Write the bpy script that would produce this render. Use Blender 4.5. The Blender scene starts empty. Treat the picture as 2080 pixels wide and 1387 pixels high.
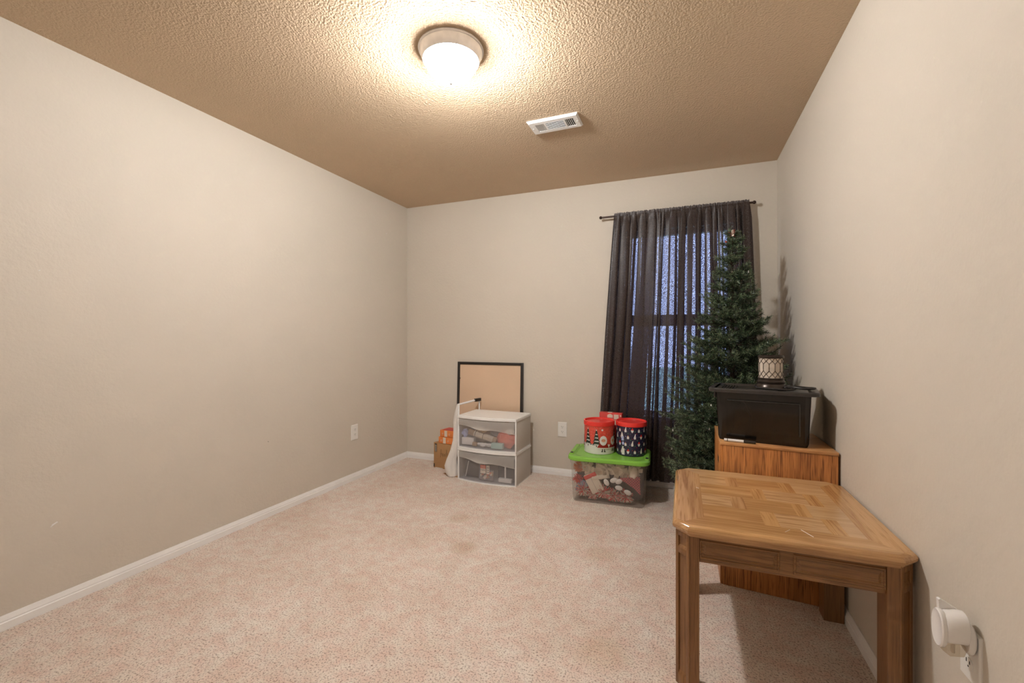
import bpy, bmesh, math, random
from mathutils import Vector, Matrix, noise
PI = math.pi
R = math.radians
sc = bpy.context.scene
C = sc.collection

# ------------------------------------------------------------------ camera, world, exposure
cam_d = bpy.data.cameras.new('camera')
cam = bpy.data.objects.new('camera', cam_d)
C.objects.link(cam)
cam.location = (0, 0, 1.16)
cam.rotation_euler = (R(90), 0, math.atan2(349, 886))
cam_d.sensor_width = 36
cam_d.lens = 886 / 2080 * 36
cam_d.shift_y = -5.5 / 2080
cam_d.clip_start = 0.02
sc.camera = cam
sc.view_settings.view_transform = 'Standard'
sc.view_settings.look = 'None'
sc.view_settings.gamma = 1
sc.view_settings.use_curve_mapping = False
sc.view_settings.exposure = 0.27
LAMP_STRENGTH = 100.0
BULB_WATTS = 92.0
SKY_STRENGTH = 3.6
world = bpy.data.worlds.new('overcast_sky')
sc.world = world
world.use_nodes = True
bg = world.node_tree.nodes['Background']
bg.inputs[0].default_value = (0.62, 0.71, 1.0, 1)
bg.inputs[1].default_value = SKY_STRENGTH

XL, XR, YB, YF, ZC = -2.526, 0.622, 3.606, -0.30, 2.44

# ------------------------------------------------------------------ materials
def mat(name, col, rough=0.6, metal=0.0, var=0.0, vscale=8.0, bump=0.0, bscale=60.0, spec=0.5, coat=0.0, emit=None, estr=0.0, alpha=None, trans=0.0, stretch=(1, 1, 1), col2=None, detail=3.0, bdist=0.002, seethru=0.0):
    m = bpy.data.materials.new(name)
    m.use_nodes = True
    nt = m.node_tree
    p = nt.nodes['Principled BSDF']
    p.inputs['Base Color'].default_value = (*col, 1)
    p.inputs['Roughness'].default_value = rough
    p.inputs['Metallic'].default_value = metal
    p.inputs['Specular IOR Level'].default_value = spec
    p.inputs['Coat Weight'].default_value = coat
    p.inputs['Transmission Weight'].default_value = trans
    tc = nt.nodes.new('ShaderNodeTexCoord')
    mp = nt.nodes.new('ShaderNodeMapping')
    mp.inputs['Scale'].default_value = stretch
    nt.links.new(tc.outputs['Object'], mp.inputs[0])
    if var > 0 or col2:
        n = nt.nodes.new('ShaderNodeTexNoise')
        n.inputs['Scale'].default_value = vscale
        n.inputs['Detail'].default_value = detail
        nt.links.new(mp.outputs[0], n.inputs['Vector'])
        r = nt.nodes.new('ShaderNodeValToRGB')
        r.color_ramp.elements[0].position = 0.35
        r.color_ramp.elements[1].position = 0.65
        a = col if col2 else tuple(c * (1 - var) for c in col)
        b = col2 if col2 else tuple(min(1, c * (1 + var)) for c in col)
        r.color_ramp.elements[0].color = (*a, 1)
        r.color_ramp.elements[1].color = (*b, 1)
        nt.links.new(n.outputs['Fac'], r.inputs[0])
        nt.links.new(r.outputs[0], p.inputs['Base Color'])
    if bump > 0:
        n = nt.nodes.new('ShaderNodeTexNoise')
        n.inputs['Scale'].default_value = bscale
        n.inputs['Detail'].default_value = 3
        nt.links.new(mp.outputs[0], n.inputs['Vector'])
        b = nt.nodes.new('ShaderNodeBump')
        b.inputs['Strength'].default_value = bump
        b.inputs['Distance'].default_value = bdist
        nt.links.new(n.outputs['Fac'], b.inputs['Height'])
        nt.links.new(b.outputs[0], p.inputs['Normal'])
    if emit:
        p.inputs['Emission Color'].default_value = (*emit, 1)
        p.inputs['Emission Strength'].default_value = estr
    if seethru > 0:                                  # thin glass that also lets the bulb's rays straight through
        tr = nt.nodes.new('ShaderNodeBsdfTransparent'); mxs = nt.nodes.new('ShaderNodeMixShader'); mxs.inputs[0].default_value = seethru
        nt.links.new(p.outputs[0], mxs.inputs[1]); nt.links.new(tr.outputs[0], mxs.inputs[2])
        nt.links.new(mxs.outputs[0], nt.nodes['Material Output'].inputs[0])
    return m

def clear_mat(name, tint=(1, 1, 1), film=0.15, filmcol=(0.8, 0.8, 0.8), gloss=0.08, rough=0.08, var=0.0, vscale=10):
    """clear or hazy plastic: straight-through + a milky share + gloss"""
    m = bpy.data.materials.new(name)
    m.use_nodes = True
    nt = m.node_tree
    nt.nodes.clear()
    out = nt.nodes.new('ShaderNodeOutputMaterial')
    t = nt.nodes.new('ShaderNodeBsdfTransparent')
    t.inputs[0].default_value = (*tint, 1)
    d = nt.nodes.new('ShaderNodeBsdfDiffuse')
    d.inputs[0].default_value = (*filmcol, 1)
    tl = nt.nodes.new('ShaderNodeBsdfTranslucent')
    tl.inputs[0].default_value = (*filmcol, 1)
    dm = nt.nodes.new('ShaderNodeMixShader')
    dm.inputs[0].default_value = 0.4
    nt.links.new(d.outputs[0], dm.inputs[1]); nt.links.new(tl.outputs[0], dm.inputs[2])
    m1 = nt.nodes.new('ShaderNodeMixShader')
    m1.inputs[0].default_value = film
    if var > 0:
        tc = nt.nodes.new('ShaderNodeTexCoord'); n = nt.nodes.new('ShaderNodeTexNoise')
        n.inputs['Scale'].default_value = vscale
        mr = nt.nodes.new('ShaderNodeMapRange')
        mr.inputs[1].default_value = 0.3; mr.inputs[2].default_value = 0.7
        mr.inputs[3].default_value = film - var; mr.inputs[4].default_value = film + var
        nt.links.new(tc.outputs['Object'], n.inputs['Vector']); nt.links.new(n.outputs['Fac'], mr.inputs[0])
        nt.links.new(mr.outputs[0], m1.inputs[0])
    nt.links.new(t.outputs[0], m1.inputs[1]); nt.links.new(dm.outputs[0], m1.inputs[2])
    g = nt.nodes.new('ShaderNodeBsdfGlossy')
    g.inputs['Roughness'].default_value = rough
    m2 = nt.nodes.new('ShaderNodeMixShader')
    m2.inputs[0].default_value = gloss
    nt.links.new(m1.outputs[0], m2.inputs[1]); nt.links.new(g.outputs[0], m2.inputs[2])
    nt.links.new(m2.outputs[0], out.inputs[0])
    return m

def wood_mat(name, dark, light, axis='Z', scale=1.0, rough=0.35, coat=0.0, contrast=1.0, poredark=None, rings=3.0, bump=0.15, pores=0.55):
    m = bpy.data.materials.new(name)
    m.use_nodes = True
    nt = m.node_tree
    p = nt.nodes['Principled BSDF']
    p.inputs['Roughness'].default_value = rough
    p.inputs['Coat Weight'].default_value = coat
    p.inputs['Coat Roughness'].default_value = 0.18
    tc = nt.nodes.new('ShaderNodeTexCoord')
    mp = nt.nodes.new('ShaderNodeMapping')
    s = [11 * scale] * 3
    s['XYZ'.index(axis)] = 1.1 * scale
    mp.inputs['Scale'].default_value = s
    nt.links.new(tc.outputs['Object'], mp.inputs[0])
    n1 = nt.nodes.new('ShaderNodeTexNoise')          # broad figure
    n1.inputs['Scale'].default_value = 1.0; n1.inputs['Detail'].default_value = 2; n1.inputs['Distortion'].default_value = 0.4
    nt.links.new(mp.outputs[0], n1.inputs['Vector'])
    mul = nt.nodes.new('ShaderNodeMath'); mul.operation = 'MULTIPLY'; mul.inputs[1].default_value = rings * 6
    sn = nt.nodes.new('ShaderNodeMath'); sn.operation = 'SINE'
    nt.links.new(n1.outputs['Fac'], mul.inputs[0]); nt.links.new(mul.outputs[0], sn.inputs[0])
    n2 = nt.nodes.new('ShaderNodeTexNoise')          # pores
    mp2 = nt.nodes.new('ShaderNodeMapping')
    s2 = [170 * scale] * 3
    s2['XYZ'.index(axis)] = 6 * scale
    mp2.inputs['Scale'].default_value = s2
    nt.links.new(tc.outputs['Object'], mp2.inputs[0]); nt.links.new(mp2.outputs[0], n2.inputs['Vector'])
    n2.inputs['Scale'].default_value = 1.0; n2.inputs['Detail'].default_value = 2
    mr = nt.nodes.new('ShaderNodeMapRange')
    mr.inputs[1].default_value = -1; mr.inputs[2].default_value = 1
    mr.inputs[3].default_value = 0.5 - 0.30 * contrast; mr.inputs[4].default_value = 0.5 + 0.30 * contrast
    nt.links.new(sn.outputs[0], mr.inputs[0])
    n4 = nt.nodes.new('ShaderNodeTexNoise')          # medium streaks
    mp4 = nt.nodes.new('ShaderNodeMapping'); s4 = [55 * scale] * 3; s4['XYZ'.index(axis)] = 2.2 * scale
    mp4.inputs['Scale'].default_value = s4; n4.inputs['Scale'].default_value = 1.0; n4.inputs['Detail'].default_value = 2
    nt.links.new(tc.outputs['Object'], mp4.inputs[0]); nt.links.new(mp4.outputs[0], n4.inputs['Vector'])
    md = nt.nodes.new('ShaderNodeMath'); md.operation = 'MULTIPLY_ADD'; md.inputs[1].default_value = 1.4 * contrast; md.inputs[2].default_value = -0.7 * contrast
    nt.links.new(n4.outputs['Fac'], md.inputs[0])
    mx = nt.nodes.new('ShaderNodeMath'); mx.operation = 'ADD'
    nt.links.new(mr.outputs[0], mx.inputs[0]); nt.links.new(md.outputs[0], mx.inputs[1])
    cr = nt.nodes.new('ShaderNodeValToRGB')
    e = cr.color_ramp.elements
    e[0].position = 0.10; e[0].color = (*[(a * 0.6 + b * 0.4) for a, b in zip(dark, light)], 1)
    e[1].position = 0.80; e[1].color = (*light, 1)
    nt.links.new(mx.outputs[0], cr.inputs[0])
    pr = nt.nodes.new('ShaderNodeValToRGB')          # thin dark pores
    pr.color_ramp.elements[0].position = 0.35; pr.color_ramp.elements[1].position = 0.47
    pr.color_ramp.elements[0].color = (1, 1, 1, 1); pr.color_ramp.elements[1].color = (0, 0, 0, 1)
    pa = nt.nodes.new('ShaderNodeMath'); pa.operation = 'MULTIPLY_ADD'; pa.inputs[1].default_value = 0.35
    nt.links.new(sn.outputs[0], pa.inputs[0]); 
    pa.inputs[1].default_value = 0.035; nt.links.new(n2.outputs['Fac'], pa.inputs[2])
    nt.links.new(pa.outputs[0], pr.inputs[0])
    pm = nt.nodes.new('ShaderNodeMath'); pm.operation = 'MULTIPLY'; pm.inputs[1].default_value = pores
    nt.links.new(pr.outputs[0], pm.inputs[0])
    mc = nt.nodes.new('ShaderNodeMix'); mc.data_type = 'RGBA'
    mc.inputs[7].default_value = (*(poredark or dark), 1)
    nt.links.new(pm.outputs[0], mc.inputs[0]); nt.links.new(cr.outputs[0], mc.inputs[6])
    nt.links.new(mc.outputs[2], p.inputs['Base Color'])
    b = nt.nodes.new('ShaderNodeBump'); b.inputs['Strength'].default_value = bump; b.inputs['Distance'].default_value = 0.001
    nt.links.new(n2.outputs['Fac'], b.inputs['Height']); nt.links.new(b.outputs[0], p.inputs['Normal'])
    return m

def plaster_mat(name, col, bscale, strength, dist, rough=0.75, knock=False, spec=0.3, marks=None):
    m = bpy.data.materials.new(name)
    m.use_nodes = True
    nt = m.node_tree
    p = nt.nodes['Principled BSDF']
    p.inputs['Roughness'].default_value = rough
    p.inputs['Specular IOR Level'].default_value = spec
    geo = nt.nodes.new('ShaderNodeNewGeometry')
    n = nt.nodes.new('ShaderNodeTexNoise')
    n.inputs['Scale'].default_value = bscale; n.inputs['Detail'].default_value = 2.5; n.inputs['Roughness'].default_value = 0.55
    nt.links.new(geo.outputs['Position'], n.inputs['Vector'])
    h = n.outputs['Fac']
    if knock:
        cr = nt.nodes.new('ShaderNodeValToRGB')
        cr.color_ramp.elements[0].position = 0.42; cr.color_ramp.elements[1].position = 0.62
        nt.links.new(h, cr.inputs[0]); h = cr.outputs[0]
    b = nt.nodes.new('ShaderNodeBump'); b.inputs['Strength'].default_value = strength; b.inputs['Distance'].default_value = dist
    nt.links.new(h, b.inputs['Height']); nt.links.new(b.outputs[0], p.inputs['Normal'])
    n3 = nt.nodes.new('ShaderNodeTexNoise'); n3.inputs['Scale'].default_value = 1.3; n3.inputs['Detail'].default_value = 3
    nt.links.new(geo.outputs['Position'], n3.inputs['Vector'])
    cr2 = nt.nodes.new('ShaderNodeValToRGB')
    cr2.color_ramp.elements[0].position = 0.3; cr2.color_ramp.elements[1].position = 0.7
    cr2.color_ramp.elements[0].color = (*[c * 0.975 for c in col], 1); cr2.color_ramp.elements[1].color = (*[min(1, c * 1.02) for c in col], 1)
    nt.links.new(n3.outputs['Fac'], cr2.inputs[0]); nt.links.new(cr2.outputs[0], p.inputs['Base Color'])
    return m

def carpet_mat():
    m = bpy.data.materials.new('carpet')
    m.use_nodes = True
    nt = m.node_tree
    p = nt.nodes['Principled BSDF']
    p.inputs['Roughness'].default_value = 0.95
    p.inputs['Specular IOR Level'].default_value = 0.05
    p.inputs['Sheen Weight'].default_value = 0.25
    geo = nt.nodes.new('ShaderNodeNewGeometry')
    def noi(s, d, r=0.6):
        n = nt.nodes.new('ShaderNodeTexNoise'); n.inputs['Scale'].default_value = s; n.inputs['Detail'].default_value = d; n.inputs['Roughness'].default_value = r
        nt.links.new(geo.outputs['Position'], n.inputs['Vector']); return n
    def ramp(src, a, ca, b, cb):
        r = nt.nodes.new('ShaderNodeValToRGB'); r.color_ramp.elements[0].position = a; r.color_ramp.elements[1].position = b
        r.color_ramp.elements[0].color = (*ca, 1); r.color_ramp.elements[1].color = (*cb, 1)
        nt.links.new(src, r.inputs[0]); return r.outputs[0]
    def mul(a, b):
        x = nt.nodes.new('ShaderNodeMix'); x.data_type = 'RGBA'; x.blend_type = 'MULTIPLY'; x.inputs[0].default_value = 1
        nt.links.new(a, x.inputs[6]); nt.links.new(b, x.inputs[7]); return x.outputs[2]
    tuft = noi(145, 3.0, 0.7)
    c1 = ramp(tuft.outputs['Fac'], 0.31, (0.26, 0.155, 0.11), 0.50, (0.95, 0.865, 0.80))
    mid = noi(17, 3.0, 0.6)
    c2 = ramp(mid.outputs['Fac'], 0.36, (0.93, 0.83, 0.79), 0.62, (0.98, 0.99, 0.96))
    big = noi(2.6, 4.0, 0.65)
    c3 = ramp(big.outputs['Fac'], 0.36, (0.90, 0.85, 0.81), 0.62, (1, 1, 1))
    c = mul(mul(c1, c2), c3)
    # the few worn brown stains
    for (sx, sy, rad) in ((-0.28, 1.62, 0.07), (-0.42, 2.36, 0.05), (-1.14, 2.15, 0.035), (-1.35, 2.5, 0.03)):
        v = nt.nodes.new('ShaderNodeVectorMath'); v.operation = 'DISTANCE'
        v.inputs[1].default_value = (sx, sy, 0)
        nt.links.new(geo.outputs['Position'], v.inputs[0])
        ad = nt.nodes.new('ShaderNodeMath'); ad.operation = 'MULTIPLY_ADD'; ad.inputs[1].default_value = -0.10; 
        nt.links.new(mid.outputs['Fac'], ad.inputs[0]); nt.links.new(v.outputs['Value'], ad.inputs[2])
        cc = ramp(ad.outputs[0], -0.03, (0.90, 0.85, 0.79), rad, (1, 1, 1))
        c = mul(c, cc)
    nt.links.new(c, p.inputs['Base Color'])
    b = nt.nodes.new('ShaderNodeBump'); b.inputs['Strength'].default_value = 0.9; b.inputs['Distance'].default_value = 0.006
    nt.links.new(tuft.outputs['Fac'], b.inputs['Height'])
    b2 = nt.nodes.new('ShaderNodeBump'); b2.inputs['Strength'].default_value = 0.5; b2.inputs['Distance'].default_value = 0.02
    nt.links.new(mid.outputs['Fac'], b2.inputs['Height']); nt.links.new(b.outputs[0], b2.inputs['Normal'])
    nt.links.new(b2.outputs[0], p.inputs['Normal'])
    return m

def curtain_mat():
    m = bpy.data.materials.new('curtain_cloth')
    m.use_nodes = True
    nt = m.node_tree
    nt.nodes.clear()
    out = nt.nodes.new('ShaderNodeOutputMaterial')
    p = nt.nodes.new('ShaderNodeBsdfPrincipled')
    p.inputs['Base Color'].default_value = (0.055, 0.036, 0.030, 1)
    p.inputs['Roughness'].default_value = 0.42
    p.inputs['Sheen Weight'].default_value = 0.12
    p.inputs['Sheen Roughness'].default_value = 0.4
    p.inputs['Sheen Tint'].default_value = (0.9, 0.75, 0.7, 1)
    tl = nt.nodes.new('ShaderNodeBsdfTranslucent'); tl.inputs[0].default_value = (0.030, 0.022, 0.040, 1)
    mx = nt.nodes.new('ShaderNodeMixShader'); mx.inputs[0].default_value = 0.25
    nt.links.new(p.outputs[0], mx.inputs[1]); nt.links.new(tl.outputs[0], mx.inputs[2])
    tr = nt.nodes.new('ShaderNodeBsdfTransparent'); tr.inputs[0].default_value = (0.80, 0.85, 1, 1)
    tc = nt.nodes.new('ShaderNodeTexCoord')
    n = nt.nodes.new('ShaderNodeTexNoise'); n.inputs['Scale'].default_value = 260; n.inputs['Detail'].default_value = 1.5
    nt.links.new(tc.outputs['Object'], n.inputs['Vector'])
    mr = nt.nodes.new('ShaderNodeMapRange')
    mr.inputs[1].default_value = 0.45; mr.inputs[2].default_value = 0.68; mr.inputs[3].default_value = 0.02; mr.inputs[4].default_value = 0.42
    nt.links.new(n.outputs['Fac'], mr.inputs[0])
    mo = nt.nodes.new('ShaderNodeMixShader')
    nt.links.new(mr.outputs[0], mo.inputs[0]); nt.links.new(mx.outputs[0], mo.inputs[1]); nt.links.new(tr.outputs[0], mo.inputs[2])
    nt.links.new(mo.outputs[0], out.inputs[0])
    return m

M = {}
M['wall'] = plaster_mat('wall_paint', (0.65, 0.595, 0.515), 62, 0.42, 0.0035, 0.6)
M['ceiling'] = plaster_mat('ceiling_texture_paint', (0.62, 0.475, 0.33), 112, 0.9, 0.0080, 0.85)
M['trim'] = mat('white_trim_paint', (0.90, 0.89, 0.88), 0.35, var=0.02)
M['carpet'] = carpet_mat()
M['curtain'] = curtain_mat()
M['vinyl'] = mat('window_vinyl', (0.8, 0.8, 0.8), 0.4, var=0.02)
M['glass'] = clear_mat('window_glass', (0.95, 0.97, 1), 0.0, gloss=0.05, rough=0.02)
M['grass'] = mat('lawn', (0.30, 0.44, 0.34), 0.9, var=0.3, vscale=3, bump=0.4)
M['nickel'] = mat('brushed_nickel', (0.86, 0.85, 0.86), 0.42, 0.35, var=0.04, vscale=30)
M['bulb'] = mat('lit_frosted_glass', (0.95, 0.94, 0.92), 0.4, emit=(1.0, 0.985, 0.965), estr=LAMP_STRENGTH, var=0.01, seethru=0.5)
M['white_pl'] = mat('white_plastic', (0.93, 0.925, 0.92), 0.32, var=0.02)
M['white_out'] = mat('outlet_white', (0.84, 0.83, 0.80), 0.3, var=0.02)
M['dark'] = mat('dark_slot', (0.02, 0.018, 0.016), 0.6, var=0.2)
M['black'] = mat('black_satin', (0.016, 0.013, 0.012), 0.35, var=0.2)
M['rod'] = mat('bronze_metal', (0.05, 0.032, 0.025), 0.3, 0.7, var=0.2)
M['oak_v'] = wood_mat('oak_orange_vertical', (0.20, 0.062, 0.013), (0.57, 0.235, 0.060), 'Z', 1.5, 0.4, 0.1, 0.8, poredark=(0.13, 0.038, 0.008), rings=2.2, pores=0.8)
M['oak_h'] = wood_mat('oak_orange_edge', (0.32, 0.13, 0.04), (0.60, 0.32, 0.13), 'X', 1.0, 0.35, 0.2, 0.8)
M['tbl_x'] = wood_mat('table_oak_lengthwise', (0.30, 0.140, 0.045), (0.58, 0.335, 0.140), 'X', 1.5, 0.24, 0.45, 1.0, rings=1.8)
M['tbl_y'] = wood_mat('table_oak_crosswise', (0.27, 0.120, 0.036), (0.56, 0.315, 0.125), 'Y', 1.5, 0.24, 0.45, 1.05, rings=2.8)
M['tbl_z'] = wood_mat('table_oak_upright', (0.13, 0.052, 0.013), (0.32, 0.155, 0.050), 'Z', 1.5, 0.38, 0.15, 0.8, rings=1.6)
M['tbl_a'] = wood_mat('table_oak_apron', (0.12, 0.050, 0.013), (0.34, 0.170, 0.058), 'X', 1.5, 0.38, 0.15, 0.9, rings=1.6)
M['blackplastic'] = mat('black_tote_plastic', (0.028, 0.025, 0.023), 0.30, var=0.15, vscale=4)
M['blackgloss'] = clear_mat('smoky_black_plastic', (0.16, 0.13, 0.11), 0.62, (0.022, 0.018, 0.015), gloss=0.05, rough=0.15)
M['green_lid'] = mat('lime_green_plastic', (0.22, 0.52, 0.065), 0.25, var=0.03)
M['tote'] = clear_mat('clear_tote_plastic', (0.97, 0.96, 0.95), 0.17, (0.70, 0.64, 0.58), gloss=0.045, rough=0.12, var=0.05)
M['drawer_clear'] = clear_mat('clear_drawer_plastic', (0.97, 0.97, 0.98), 0.13, (0.92, 0.90, 0.90), gloss=0.04, rough=0.2, var=0.04)
M['drawer_milky'] = clear_mat('milky_drawer_plastic', (0.94, 0.92, 0.90), 0.55, (0.92, 0.90, 0.87), gloss=0.04, rough=0.25)
M['shell'] = clear_mat('frosted_shell_plastic', (0.9, 0.88, 0.85), 0.92, (0.92, 0.88, 0.83), gloss=0.05, rough=0.25)
M['cardboard'] = mat('cardboard_brown', (0.46, 0.265, 0.120), 0.85, var=0.05, vscale=5)
M['board'] = mat('frame_backing_board', (0.70, 0.515, 0.36), 0.8, var=0.03, vscale=2)
M['orange'] = mat('orange_carton', (0.80, 0.25, 0.06), 0.5, var=0.04)
M['ribbonred'] = mat('faded_red_ribbon', (0.30, 0.06, 0.04), 0.6, var=0.1)
M['tinselred'] = mat('tinsel_red', (0.66, 0.085, 0.085), 0.4, var=0.1)
M['redcarton'] = mat('red_carton', (0.60, 0.06, 0.05), 0.45, var=0.05)
M['cream'] = mat('cream_paper', (0.74, 0.66, 0.56), 0.6, var=0.05)
M['whitecloth'] = mat('white_bag_film', (0.80, 0.77, 0.74), 0.5, var=0.03)
M['red'] = mat('glossy_red', (0.78, 0.045, 0.035), 0.25, var=0.03)
M['snow'] = mat('tin_snow_white', (0.78, 0.76, 0.75), 0.35, var=0.03)
M['tinred'] = mat('tin_sky_red', (0.66, 0.075, 0.05), 0.35, var=0.1, vscale=60)
M['coat'] = mat('tin_coat_red', (0.30, 0.012, 0.01), 0.4, var=0.05)
M['navy'] = mat('tin_navy', (0.022, 0.020, 0.055), 0.3, var=0.1)
M['pink'] = mat('skin_pink_print', (0.72, 0.35, 0.24), 0.4, var=0.03)
M['treeprint'] = mat('tree_print_black_green', (0.018, 0.035, 0.028), 0.4, var=0.2)
M['greenprint'] = mat('green_print', (0.05, 0.25, 0.11), 0.4, var=0.1)
M['blueprint'] = mat('pale_blue_print', (0.45, 0.50, 0.80), 0.4, var=0.1)
M['coral'] = mat('coral_fabric', (0.80, 0.23, 0.17), 0.7, var=0.06, vscale=20)
M['teal'] = mat('pale_teal_card', (0.42, 0.62, 0.58), 0.6, var=0.04)
M['grey'] = mat('grey_plastic', (0.24, 0.22, 0.24), 0.5, var=0.1)
M['charcoal'] = mat('charcoal_cloth', (0.055, 0.048, 0.052), 0.7, var=0.2, vscale=12)
M['tan'] = mat('tan_card', (0.42, 0.29, 0.18), 0.6, var=0.08)
M['bluegrey'] = mat('blue_grey_paper', (0.20, 0.26, 0.36), 0.6, var=0.1)
M['lantern_glass'] = mat('cream_lantern_glass', (0.60, 0.52, 0.44), 0.35, var=0.15, vscale=30)
M['bronze'] = mat('dark_bronze', (0.045, 0.034, 0.028), 0.3, 0.6, var=0.2)
M['cordm'] = mat('black_rubber', (0.018, 0.015, 0.014), 0.4, var=0.1)
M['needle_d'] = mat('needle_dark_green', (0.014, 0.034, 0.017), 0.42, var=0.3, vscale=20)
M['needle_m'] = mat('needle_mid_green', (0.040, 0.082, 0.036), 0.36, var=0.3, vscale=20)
M['needle_l'] = mat('needle_highlight_green', (0.21, 0.27, 0.16), 0.30, var=0.3, vscale=20)  # paler tip green, brightened so the colour also paints in highlights
M['bark'] = mat('brown_trunk', (0.05, 0.03, 0.02), 0.8, var=0.2)
M['fresh'] = mat('air_freshener_white', (0.86, 0.84, 0.83), 0.22, var=0.01)
M['freshclear'] = clear_mat('freshener_clear_plastic', (0.93, 0.88, 0.80), 0.12, (0.8, 0.75, 0.68), gloss=0.16, rough=0.05)
M['spackle'] = mat('white_spackle', (0.85, 0.84, 0.82), 0.8, var=0.02)

def gingham():
    m = bpy.data.materials.new('gingham'); m.use_nodes = True
    nt = m.node_tree; p = nt.nodes['Principled BSDF']
    tc = nt.nodes.new('ShaderNodeTexCoord'); ck = nt.nodes.new('ShaderNodeTexChecker')
    ck.inputs['Scale'].default_value = 110
    ck.inputs[1].default_value = (0.42, 0.05, 0.06, 1); ck.inputs[2].default_value = (0.12, 0.03, 0.05, 1)
    nt.links.new(tc.outputs['Object'], ck.inputs[0]); nt.links.new(ck.outputs[0], p.inputs['Base Color'])
    return m
M['gingham'] = gingham()

# ------------------------------------------------------------------ mesh builder
class MB:
    def __init__(s):
        s.v = []; s.f = []; s.m = []
    def add(s, vs, fs, m=0, X=None):
        o = len(s.v)
        if X is not None:
            vs = [tuple(X @ Vector(p)) for p in vs]
        s.v.extend(tuple(p) for p in vs)
        s.f.extend(tuple(i + o for i in f) for f in fs)
        s.m.extend([m] * len(fs))
        return s
    def box(s, x0, x1, y0, y1, z0, z1, m=0, X=None):
        vs = [(x0, y0, z0), (x1, y0, z0), (x1, y1, z0), (x0, y1, z0), (x0, y0, z1), (x1, y0, z1), (x1, y1, z1), (x0, y1, z1)]
        return s.add(vs, [(0, 3, 2, 1), (4, 5, 6, 7), (0, 1, 5, 4), (1, 2, 6, 5), (2, 3, 7, 6), (3, 0, 4, 7)], m, X)
    def rbox(s, x0, x1, y0, y1, z0, z1, r=0.003, m=0, X=None, seg=2):
        bm = bmesh.new()
        bmesh.ops.create_cube(bm, size=1)
        for v in bm.verts:
            v.co = Vector((x0 + (v.co.x + .5) * (x1 - x0), y0 + (v.co.y + .5) * (y1 - y0), z0 + (v.co.z + .5) * (z1 - z0)))
        bmesh.ops.bevel(bm, geom=bm.edges[:], offset=r, segments=seg, profile=0.5, affect='EDGES')
        bm.verts.index_update()
        vs = [tuple(v.co) for v in bm.verts]; fs = [tuple(v.index for v in f.verts) for f in bm.faces]
        bm.free()
        return s.add(vs, fs, m, X)
    def lathe(s, prof, n=48, m=0, X=None, cap=True, sx=1, sy=1):
        vs = []; fs = []
        for (r, z) in prof:
            for k in range(n):
                a = 2 * PI * k / n
                vs.append((r * math.cos(a) * sx, r * math.sin(a) * sy, z))
        for i in range(len(prof) - 1):
            for k in range(n):
                k2 = (k + 1) % n
                fs.append((i * n + k, i * n + k2, (i + 1) * n + k2, (i + 1) * n + k))
        if cap:
            if prof[0][0] > 1e-5: fs.append(tuple(range(n - 1, -1, -1)))
            if prof[-1][0] > 1e-5: fs.append(tuple((len(prof) - 1) * n + k for k in range(n)))
        return s.add(vs, fs, m, X)
    def prism(s, poly, z0, z1, m=0, X=None):
        n = len(poly)
        vs = [(x, y, z0) for x, y in poly] + [(x, y, z1) for x, y in poly]
        fs = [tuple(range(n - 1, -1, -1)), tuple(range(n, 2 * n))] + [(i, (i + 1) % n, n + (i + 1) % n, n + i) for i in range(n)]
        return s.add(vs, fs, m, X)
    def loft(s, rings, m=0, X=None, cap=True):
        n = len(rings[0]); vs = [p for r in rings for p in r]; fs = []
        for i in range(len(rings) - 1):
            for k in range(n):
                k2 = (k + 1) % n
                fs.append((i * n + k, i * n + k2, (i + 1) * n + k2, (i + 1) * n + k))
        if cap:
            fs.append(tuple(range(n - 1, -1, -1))); fs.append(tuple((len(rings) - 1) * n + k for k in range(n)))
        return s.add(vs, fs, m, X)
    def tube(s, pts, r, n=8, m=0, X=None, closed=False):
        pts = [Vector(p) for p in pts]
        rings = []
        up = None
        for i, p in enumerate(pts):
            a = pts[i - 1] if i else pts[0]; b = pts[i + 1] if i < len(pts) - 1 else pts[-1]
            d = (b - a).normalized()
            if up is None:
                up = Vector((0, 0, 1)) if abs(d.z) < 0.9 else Vector((1, 0, 0))
            u = d.cross(up)
            if u.length < 1e-4: u = d.orthogonal()
            u.normalize(); w = u.cross(d).normalized(); up = w
            rr = r[i] if isinstance(r, (list, tuple)) else r
            rings.append([tuple(p + (u * math.cos(2 * PI * k / n) + w * math.sin(2 * PI * k / n)) * rr) for k in range(n)])
        return s.loft(rings, m, X)
    def sphere(s, c, r, n=12, m=0, X=None, sc3=(1, 1, 1)):
        prof = [(max(1e-6, r * math.sin(PI * i / n)), -r * math.cos(PI * i / n)) for i in range(n + 1)]
        T = Matrix.Translation(c) @ Matrix.Diagonal((*sc3, 1))
        return s.lathe(prof, n * 2, m, (X @ T) if X is not None else T, cap=False)
    def build(s, name, mats, parent=None, loc=None, rot=None, sharp=35, kind=None):
        me = bpy.data.meshes.new(name)
        me.from_pydata(s.v, [], s.f)
        if not isinstance(mats, (list, tuple)): mats = [mats]
        for k in mats: me.materials.append(M[k] if isinstance(k, str) else k)
        if any(s.m): me.polygons.foreach_set('material_index', s.m)
        me.polygons.foreach_set('use_smooth', [True] * len(me.polygons))
        me.update()
        if sharp is not None: me.set_sharp_from_angle(angle=R(sharp))
        o = bpy.data.objects.new(name, me)
        C.objects.link(o)
        if parent is not None: o.parent = parent
        if loc is not None: o.location = loc
        if rot is not None: o.rotation_euler = rot
        if kind: o['kind'] = kind
        return o

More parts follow.
